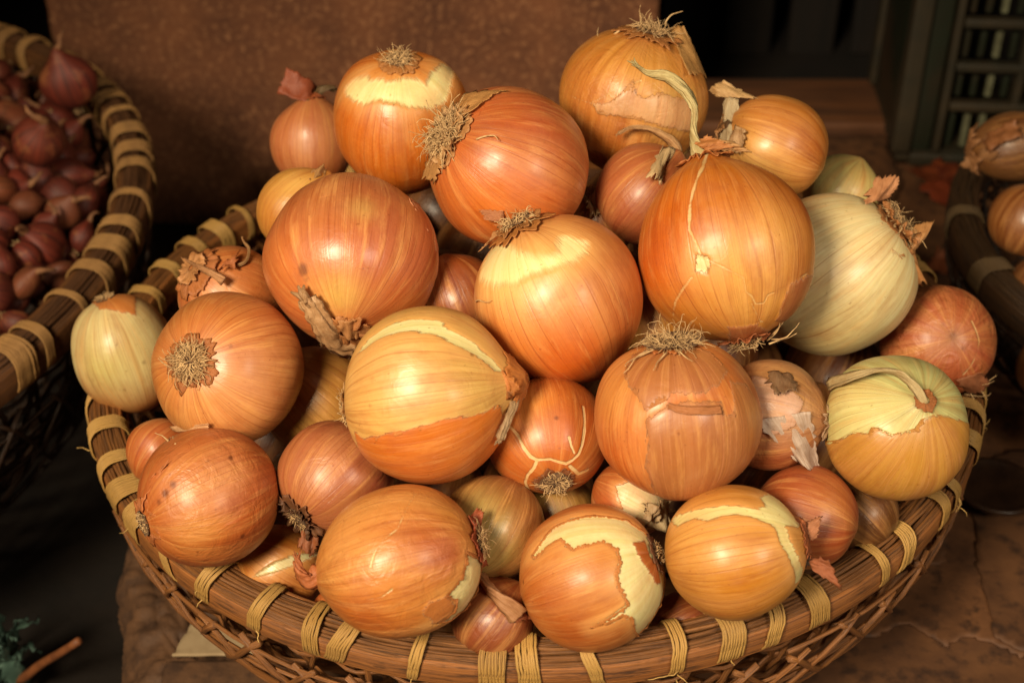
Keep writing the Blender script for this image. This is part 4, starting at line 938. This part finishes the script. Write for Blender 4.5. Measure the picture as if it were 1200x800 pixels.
Onion((1008, 600), .7350, 46, (990, 580), 'neck', .1, 1.0, label='dark brown onion in deep shade inside the right rim', col=(112, 66, 34), hi=False, wr=.4)
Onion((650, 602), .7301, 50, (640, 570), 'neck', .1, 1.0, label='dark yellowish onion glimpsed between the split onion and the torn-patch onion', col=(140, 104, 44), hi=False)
o = Onion((700, 262), .7950, 44, (690, 232), 'root', .4, 1.0, label='shaded onion with shrivelled pale roots in the gap right of the copper-red one', col=(146, 78, 40), hi=False)
o.tuft(60, .40, 1., .2); o.flap([(686, 236, 6), (704, 222, 6), (706, 250, 8), (690, 258, 8)], 5, 8, (186, 150, 106), jag=.4)

# deeper layer that carries the heap, coloured dark to deepen the gap shade
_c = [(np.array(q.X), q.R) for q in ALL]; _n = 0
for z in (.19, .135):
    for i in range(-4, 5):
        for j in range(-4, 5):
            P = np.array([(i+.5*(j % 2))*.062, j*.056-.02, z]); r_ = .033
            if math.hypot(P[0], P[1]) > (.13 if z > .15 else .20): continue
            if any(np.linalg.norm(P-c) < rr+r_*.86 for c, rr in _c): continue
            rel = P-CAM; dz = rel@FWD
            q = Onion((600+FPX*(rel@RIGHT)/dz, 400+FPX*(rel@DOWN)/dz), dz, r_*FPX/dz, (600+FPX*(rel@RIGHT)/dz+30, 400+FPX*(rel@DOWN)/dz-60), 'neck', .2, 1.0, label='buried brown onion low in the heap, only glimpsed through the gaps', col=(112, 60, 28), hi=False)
            _c.append((q.X, q.R)); _n += 1
print('fillers', _n)

# ------------------------------------------------------------------ baskets
def basket(loc, R, H, zb, label, nb=56, th=1.0, tilt=0., nst=52, a_rng=(0, 2*math.pi), seed=1, nspl=12, weave=(9, .0085), detail=True, M=M):
    """rim height H above its own base, base ring radius zb"""
    r_ = np.random.default_rng(seed)
    root = empty('woven_basket', loc, Matrix.Rotation(tilt, 3, 'Y')); tag(root, label, 'basket')
    n = 300; t = np.linspace(0, 2*np.pi, n, endpoint=False); cs = np.stack([np.cos(t), np.sin(t), 0*t], 1)
    def ring(rr, zz, wob=.0, sd_=0, k=2):
        q = cs*(rr+wob*np.array([mn.noise(Vector((math.cos(x)*k, math.sin(x)*k, sd_))) for x in t]))[:, None]
        q[:, 2] = zz+wob*np.array([mn.noise(Vector((math.cos(x)*k, math.sin(x)*k, sd_+5))) for x in t]); return q
    def strip(name, rr, zz, wdt, hgt, mat, wob=.0, sd_=0, k=2):
        mb = MB(); mb.add(*tube(ring(rr, zz, wob, sd_, k), 1., closed=True, sec=rrect(wdt, hgt, .35, 3), up0=(0, 0, 1))); return mb.build(name, mat, root)
    strip('rim_hoop', R+.0088*th, H-.0025*th, .0042*th, .0165*th, M['hoop'], .0006, seed)
    strip('rim_hoop', R-.0080*th, H-.001, .0040*th, .020*th, M['hoop'], .0006, seed+1)
    for k in range(nspl):
        ph = math.radians(22+136*k/(nspl-1))
        strip('rim_splint', R+math.cos(ph)*.0098*th, H+(math.sin(ph)*.0105-.0002+.0006*r_.normal())*th, .0021*th*r_.uniform(.8, 1.3), .0026*th, M['splint'], .0010, seed*3+k, 9)
    strip('rim_core', R, H-.002, .010*th, .016*th, M['splint'])
    # bindings
    sec = rrect(.0245*th, .0265*th, .40, 6); sec[:, 1] += .0004
    N_ = len(sec)
    for k in range(nb):
        a = 2*np.pi*(k+r_.uniform(-.26, .26))/nb
        if not (a_rng[0] <= (a % (2*np.pi)) <= a_rng[1]): continue
        mb = MB(); ns = int(r_.choice([4, 6, 7, 8, 8, 9, 10])); wd = .00150*th*r_.uniform(.8, 1.2); bsk = r_.normal()*.0030
        for j in range(ns):
            off = (j-(ns-1)/2)*wd; skew = bsk+r_.normal()*.00025; g = 1+abs(r_.normal())*.016
            P = []
            for q in range(N_):
                sx, sz = sec[q]*g
                aa = a+(off+skew*math.sin(q/N_*2*np.pi)+.00012*r_.normal()+.0009*mn.noise(Vector((q*.2, j*.16, k))))/R
                P.append(((R+sx)*math.cos(aa), (R+sx)*math.sin(aa), H+sz))
            tang = (-math.sin(a), math.cos(a), 0)
            V, F, U = tube(P, 1., closed=True, sec=np.array([(math.cos(x)*.0007*th, math.sin(x)*.00062*th*1.) for x in np.linspace(0, 6.283, 6, endpoint=False)]) if False else rrect(.0012*th, wd*1.10, .42, 2), up0=tang)
            mb.add(V, F, U)
        o = mb.build('rim_binding', M['bind'], root)
        if detail and r_.uniform() < .55:
            mb = MB()
            for q in range(r_.integers(1, 4)):
                side = r_.uniform(.2, 1.); p = np.array([(R+.0125*th*side)*math.cos(a), (R+.0125*th*side)*math.sin(a), H-.004-.008*r_.uniform()*(1 if side > .8 else -1)])
                d_ = np.array([math.cos(a), math.sin(a), 0])*.8+r_.normal(size=3)*.5; pts = [p]
                L = r_.uniform(.005, .016)
                for j in range(6):
                    d_ = d_+r_.normal(size=3)*.35+np.array([0, 0, -.12]); d_ /= np.linalg.norm(d_); pts.append(pts[-1]+d_*L/6)
                mb.add(*tube(pts, np.linspace(.0005, .00022, 7), 4))
            mb.build('loose_fibre', M['fibre'], root)
    # side wall: curved, stakes crossed by weavers
    def prof(f):   # f 0 base..1 rim
        rr = zb+(R-.002-zb)*math.sin(f*math.pi/2)**.9; return rr, .004+(H-.014)*f**1.15
    for k in range(nst):
        for sgn in (-1, 1):
            a0 = 2*np.pi*k/nst; P = []
            for j in range(11):
                f = j/10; rr, zz = prof(f); a = a0+sgn*.16*f+.01*r_.normal()
                P.append(((rr+.0012*sgn)*math.cos(a), (rr+.0012*sgn)*math.sin(a), zz))
            mb = MB(); mb.add(*tube(P, .0017*r_.uniform(.8, 1.2), 5)); mb.build('stake', M['weaver'], root)
    nw, sp = weave
    for k in range(nw):
        f = 1-(k+.5)/nw; f = .06+.90*f; rr, zz = prof(f); ph = k % 2
        P = []
        for i in range(n):
            P.append(((rr+.0022*math.cos(nst*t[i]/1+math.pi*ph)+.0012)*math.cos(t[i]), (rr+.0022*math.cos(nst*t[i]+math.pi*ph)+.0012)*math.sin(t[i]),
                      zz+.0016*mn.noise(Vector((math.cos(t[i])*3, math.sin(t[i])*3, k*1.3+seed)))+.0007*math.sin(t[i]*7+k)))
        mb = MB(); mb.add(*tube(P, 1., closed=True, sec=rrect(.0017, .0042 if k % 3 else .0026, .4, 2), up0=(0, 0, 1))); mb.build('weaver', M['weaver'], root)
    # scalloped border cane drooping below the rim
    ns = 26
    for k in range(ns):
        for q in (0, 1):
            a0 = 2*np.pi*(k+.5*q)/ns; span = 2*np.pi/ns*2.2; P = []
            for j in range(17):
                f = j/16; a = a0+span*f; dr = math.sin(math.pi*f); fr = .93-.42*dr**1.2-.04*q; rr, zz = prof(fr)
                rr += .0100+.0040*dr+.0012*math.sin(j*1.7+k)*.5; P.append((rr*math.cos(a), rr*math.sin(a), zz))
            mb = MB(); mb.add(*tube(P, .0019*r_.uniform(.75, 1.2), 5)); mb.build('border_cane', M['weaver'], root)
    # long loose canes round the wall just under the rim
    for k in range(3):
        a0 = r_.uniform(0, 6.28); P = []
        for j in range(120):
            a = a0+6.1*j/119; fr = .90-.10*k+.03*math.sin(a*4+k*2); rr, zz = prof(fr); rr += .010
            P.append((rr*math.cos(a), rr*math.sin(a), zz))
        mb = MB(); mb.add(*tube(P, .0013, 5)); mb.build('border_cane', M['weaver'], root)
    # woven bottom
    for k in range(13):
        y = (k-6)/6.5*zb; hw = math.sqrt(max(zb*zb-y*y, 0))
        for q in (0, 1):
            P = []
            for j in range(20):
                x = -hw+2*hw*j/19; z = .003+.0012*math.cos(j*math.pi+math.pi*((k+q) % 2)); P.append((x, y, z) if q == 0 else (y, x, z))
            mb = MB(); mb.add(*tube(P, 1., sec=rrect(.018, .0012, .3, 2) if True else None, up0=(0, 0, 1))); mb.build('bottom_strip', M['weaver'], root)
    return root
basket((.002, -.006, .006), .2615, .144, .160, 'large woven basket heaped with big onions, its bamboo rim bound in straw', tilt=math.radians(-1.2), seed=3, th=.90)
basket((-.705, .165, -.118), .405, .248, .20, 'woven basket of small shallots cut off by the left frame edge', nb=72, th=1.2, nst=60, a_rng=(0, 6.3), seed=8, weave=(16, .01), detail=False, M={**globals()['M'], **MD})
RB = on_z(1152, 320, .12)
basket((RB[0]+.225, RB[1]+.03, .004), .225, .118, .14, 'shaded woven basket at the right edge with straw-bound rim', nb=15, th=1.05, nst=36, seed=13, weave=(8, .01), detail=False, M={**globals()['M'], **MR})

# ------------------------------------------------------------------ shallots in the left basket
def shallot_mat():
    N = NT('shallot_skin'); tc = N.n('TexCoord').outputs['Object']; rnd = N.n('ObjectInfo').outputs['Random']
    x, y, z = N.sep(tc); ln = N.math('SQRT', N.math('ADD', N.math('MULTIPLY', x, x), N.math('ADD', N.math('MULTIPLY', y, y), 1e-9)))
    r = N.math('MULTIPLY', rnd, 40.)
    v = N.comb(N.math('ADD', N.math('MULTIPLY', N.math('DIVIDE', x, ln), 7.), r), N.math('MULTIPLY', N.math('DIVIDE', y, ln), 7.), N.math('MULTIPLY', z, 25.))
    f = N.noise(v, 1, 4, .6); m_ = N.noise(N.vmath('ADD', tc, N.comb(r, r, r)), 70, 3, .6)
    c = N.mix(N.remap(f, .35, .65), T3((124, 46, 28)), T3((72, 26, 17))); c = N.mix(N.remap(m_, .55, .72, 0., .75), c, T3((160, 96, 56)))
    c = N.mix(N.remap(N.math('FRACT', N.math('MULTIPLY', rnd, 17.3)), .7, 1., 0., .4), c, T3((168, 104, 60)))
    c = N.mix(N.math('MULTIPLY', rnd, .55), c, T3((72, 28, 18)))
    b = N.bsdf(Base_Color=c, Roughness=.6, Normal=N.bump(f, .6, .0004)); N.L(b.outputs[0], N.out.inputs[0]); return N.m
M['shallot'] = shallot_mat(); M['sh_tip'] = simple_mat('shallot_tip', (150, 100, 62), (96, 58, 36), 200, .7)
def shallot_parts(seed, lobes):
    r_ = np.random.default_rng(seed); mb = MB(); nl, na = 28, 20
    a = np.linspace(.01, np.pi-.01, na); lo = np.linspace(0, 2*np.pi, nl, endpoint=False); A, Lo = np.meshgrid(a, lo, indexing='ij'); A, Lo = A.ravel(), Lo.ravel()
    lob = 1+(.16*np.cos(lobes*Lo+r_.uniform(0, 6))*np.sin(A) if lobes else 0)
    rho = np.sin(A)**1.05*lob; z = np.cos(A)*1.12+.38*np.exp(-(A/.34)**2)-.05*np.exp(-((np.pi-A)/.2)**2)
    V = np.stack([rho*np.cos(Lo), rho*np.sin(Lo)*r_.uniform(.82, 1), z], 1)*.0165; V += np.array([mn.noise_vector(Vector(q)*60+Vector((seed, 0, 0))) for q in V])*.0012
    F = [(i*nl+k, (i+1)*nl+k, (i+1)*nl+(k+1) % nl, i*nl+(k+1) % nl) for i in range(na-1) for k in range(nl)]
    F.append(tuple(range(nl))); F.append(tuple((na-1)*nl+k for k in range(nl-1, -1, -1))); mb.add(V, F)
    tip = MB(); p = np.array([0, 0, .0235]); d = np.array([0, 0, 1.]); P = [p-np.array([0, 0, .004])]
    for j in range(5): d = d+r_.normal(size=3)*.45; d /= np.linalg.norm(d); P.append(P[-1]+d*.0040)
    tip.add(*tube(P, np.array([.0034, .003, .0022, .0018, .0014, .0006])*r_.uniform(.8, 1.3), 6))
    rt = MB()
    for j in range(9):
        aa = r_.uniform(0, 6.28); P = [np.array([0, 0, -.0178])]; d = np.array([math.cos(aa)*.7, math.sin(aa)*.7, -.5])
        for q in range(4): d = d+r_.normal(size=3)*.4; d /= np.linalg.norm(d); P.append(P[-1]+d*.0016)
        rt.add(*tube(P, .0004, 4))
    return mb, tip, rt
protos = []
for i in range(7):
    b_, t_, r2 = shallot_parts(40+i, (0, 2, 0, 2, 3, 0, 2)[i])
    root = empty('shallot', (0, 0, 0)); b_.build('bulb', M['shallot'], root); t_.build('dry_tip', M['sh_tip'], root); r2.build('root_tuft', M['root'], root)
    tag(root, ('small round red-brown shallot heaped in the basket at the left', 'small twin-lobed red-brown shallot heaped in the basket at the left', 'small three-lobed red-brown shallot heaped in the basket at the left')[(0, 1, 0, 1, 2, 0, 1)[i]], 'shallot', 'shallots heaped in the left basket'); protos.append(root)
LC = np.array([-.705, .165]); used = set(); cnt = 0; placed = []
rs = np.random.default_rng(5)
def place_shallot(p, rot, sc, label=None, k=None):
    global cnt
    k = int(rs.integers(0, 7)) if k is None else k
    if k not in used: ob = protos[k]; used.add(k)
    else:
        ob = protos[k].copy(); COL.objects.link(ob)
        for ch in protos[k].children:
            c = ch.copy(); COL.objects.link(c); c.parent = ob
    Mx = Matrix.Translation(Vector(p)) @ rot.to_matrix().to_4x4() @ Matrix.Scale(sc, 4)
    ob.matrix_world = Mx
    if label: ob['label'] = label
    return ob
from mathutils import Euler
for lay in (1, 2):
    sp = .0245; ny = 30; nx = 10
    for j in range(ny):
        for i in range(nx):
            x = -.52+i*sp+(j % 2)*sp/2+lay*.011+rs.normal()*.0035; y = -.17+j*sp*.87+lay*.009+rs.normal()*.0035
            rho = math.hypot(x-LC[0], y-LC[1])
            if rho > .405-.030: continue
            z = .13-.014+.06*max(0, 1-max(0, (rho-.2)/.18)**1.6)+(lay-2)*.020+rs.normal()*.004
            # only what the picture can show, with a margin to the left
            rel = np.array([x, y, z])-CAM; dz = rel@FWD; px = 600+FPX*(rel@RIGHT)/dz; py = 400+FPX*(rel@DOWN)/dz
            if px < -130 or py > 520 or py < -60: continue
            if any((px-q[0])**2+(py-q[1])**2 < 15**2 for q in placed) and lay == 2: continue
            if lay == 2: placed.append((px, py))
            rot = Euler((rs.normal()*.9+.2, rs.normal()*.9, rs.uniform(0, 6.28)))
            place_shallot((x, y, z), rot, rs.uniform(.58, 1.0))
place_shallot(at(80, 96, 1.16), Euler((.1, -.15, 0)), 1.25, 'pointed shallot standing upright at the back rim of the left basket', 1)
place_shallot(at(46, 165, 1.07), Euler((.5, .5, 0)), 1.2, 'longest paler shallot leaning on the heap in the left basket', 2)
for k in range(7):
    if k not in used: place_shallot((-.47, .05+.02*k, .25), Euler((.3, .2, k)), 1.)

# ------------------------------------------------------------------ right basket contents, dish, scraps, leaves
o = Onion((1188, 172), 1.02, 44, (1140, 178), 'neck', .1, 1.2, .1, label='brown onion with a loose pale dry neck lying on the right-hand basket', col=(124, 78, 46), wr=.5, hi=False)
o.collar('neck', .1, .6, .5, .10, (180, 124, 80)); o.flap([(1124, 196, 4), (1146, 206, 8), (1172, 180, 12), (1146, 168, 8)], 6, 6, (186, 132, 88), jag=.3)
o.flap([(1150, 160, 12), (1190, 140, 12), (1196, 160, 16), (1160, 180, 16)], 6, 5, (164, 104, 62), jag=.2, seed=3)

o.root['group'] = 'onions in the right-hand basket'
o = Onion((1204, 258), .98, 46, (1230, 200), 'neck', .1, 1.0, label='plain orange-brown onion cut by the right frame edge in the right-hand basket', col=(140, 78, 38), hi=False)
o.root['group'] = 'onions in the right-hand basket'
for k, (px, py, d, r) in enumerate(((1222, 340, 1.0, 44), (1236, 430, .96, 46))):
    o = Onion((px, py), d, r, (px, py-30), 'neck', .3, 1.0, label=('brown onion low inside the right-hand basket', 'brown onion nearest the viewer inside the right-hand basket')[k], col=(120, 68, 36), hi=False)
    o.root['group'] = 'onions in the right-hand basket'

# dark round dish on the card
dp = on_z(1166, 577, .012); root = tag(empty('round_dish', (dp[0], dp[1], .012)), 'dark round dish lying between the two baskets on the right', 'dish')
mb = MB(); prof_ = [(0, .004), (.020, .0042), (.026, .007), (.0285, .0085), (.030, .007), (.0285, .004), (.024, .0), (0, 0)]; nl = 48; V = []
for (rr, z) in prof_:
    for k in range(nl): V.append((max(rr, 1e-4)*math.cos(6.2832*k/nl), max(rr, 1e-4)*math.sin(6.2832*k/nl), z))
F = [(i*nl+k, i*nl+(k+1) % nl, (i+1)*nl+(k+1) % nl, (i+1)*nl+k) for i in range(len(prof_)-1) for k in range(nl)]
mb.add(V, F); mb.build('plate', simple_mat('dark_glaze', (62, 40, 26), (40, 25, 17), 60, .35, .2), root)

# flakes of fallen onion skin on the platform
def scrap(px, py, z, s_, col, label, seed, h=.006):
    c = on_z(px, py, z); r_ = np.random.default_rng(seed); nu, nv = 14, 12; V = []; U = []; rot = r_.uniform(0, 6.28)
    for i in range(nu):
        for j in range(nv):
            u = (i/(nu-1)-.5)*s_*1.5; v = (j/(nv-1)-.5)*s_*(1+.3*mn.noise(Vector((i*.5, seed, 1)))); u *= 1+.3*mn.noise(Vector((j*.5, seed, 4)))
            zz = h*(abs(u/s_)**1.6*1.2+.8*abs(mn.noise(Vector((u*60, v*60, seed)))))+.002
            V.append((c[0]+u*math.cos(rot)-v*math.sin(rot), c[1]+u*math.sin(rot)+v*math.cos(rot), z+zz)); U.append((i/nu, j/nv))
    F = [(i*nv+j, (i+1)*nv+j, (i+1)*nv+j+1, i*nv+j+1) for i in range(nu-1) for j in range(nv-1)]
    o = mesh('onion_skin', V, F, M['paper'], uv=U, cols={'Col': lin(col)}); md = o.modifiers.new('solid', 'SOLIDIFY'); md.thickness = .0004
    tag(o, label, 'onion skin', 'fallen onion skins on the platform')
scrap(1092, 206, .008, .028, (140, 66, 32), 'red-orange skin flake lying in front of the crate, left one', 3)
scrap(1122, 212, .008, .026, (112, 48, 26), 'dark red skin flake in front of the crate, right beside the orange one', 5)
scrap(1108, 232, .008, .030, (150, 66, 36), 'brown-red skin flake nearest the right-hand basket below the crate', 8)
scrap(1098, 322, .008, .024, (170, 96, 60), 'brown skin flake standing up behind the wrinkled pink-red onion', 11, .014)
scrap(1060, 270, .008, .020, (190, 150, 104), 'pale skin flake behind the ragged root of the white onion', 14)
scrap(262, 217, -.118, .035, (90, 70, 50), 'dull brown skin flake on the dark ground at the foot of the slab', 18, .02)

# curly blue-green leaf and a twig at lower left
c0 = on_z(8, 800, -.116); lf = tag(empty('leafy_sprig', c0), 'curly blue-green leafy sprig poking in at the bottom left corner', 'leaf')
lr = np.random.default_rng(4)
for k in range(16):
    tgt = (lr.uniform(-30, 64), lr.uniform(742, 812)); e_ = at(*tgt, lr.uniform(.90, .98))-c0; P0 = np.array([lr.normal()*.008, lr.normal()*.008, .002]); n = 18; V = []; U = []
    wd = lr.uniform(.004, .008); side = np.cross(e_, [0, 0, 1]); side /= np.linalg.norm(side)
    for i in range(n):
        t = i/(n-1); p = P0*(1-t)+e_*t+np.array([0, 0, .03*math.sin(math.pi*t*.8)])+np.array(mn.noise_vector(Vector((t*3, k, 0))))*.010*t
        for j in range(5):
            s_ = (j-2)/2; V.append(p+side*s_*wd*math.sin(math.pi*min(t+.15, 1))**.6*(1+.3*math.sin(i*2.2+k))+np.array([0, 0, .004*s_*s_*math.sin(i*2.6+k)+.002*abs(s_)*math.sin(i*4.1)])); U.append((t, j/4))
    F = [(i*5+j, (i+1)*5+j, (i+1)*5+j+1, i*5+j+1) for i in range(n-1) for j in range(4)]
    o = mesh('leaf', V, F, M['leaf'], lf, uv=U); o.location = (0, 0, 0); md = o.modifiers.new('solid', 'SOLIDIFY'); md.thickness = .0006
a_ = at(20, 797, .99); b_ = at(92, 750, .93); P = [a_+(b_-a_)*t+np.array(mn.noise_vector(Vector((t*3, 5, 5))))*.002 for t in np.linspace(0, 1, 10)]
mb = MB(); mb.add(*tube(P, np.linspace(.0034, .0026, 10), 10)); tag(mb.build('twig', M['stem']), 'short reddish-brown twig sticking out of the leafy sprig at lower left', 'twig')
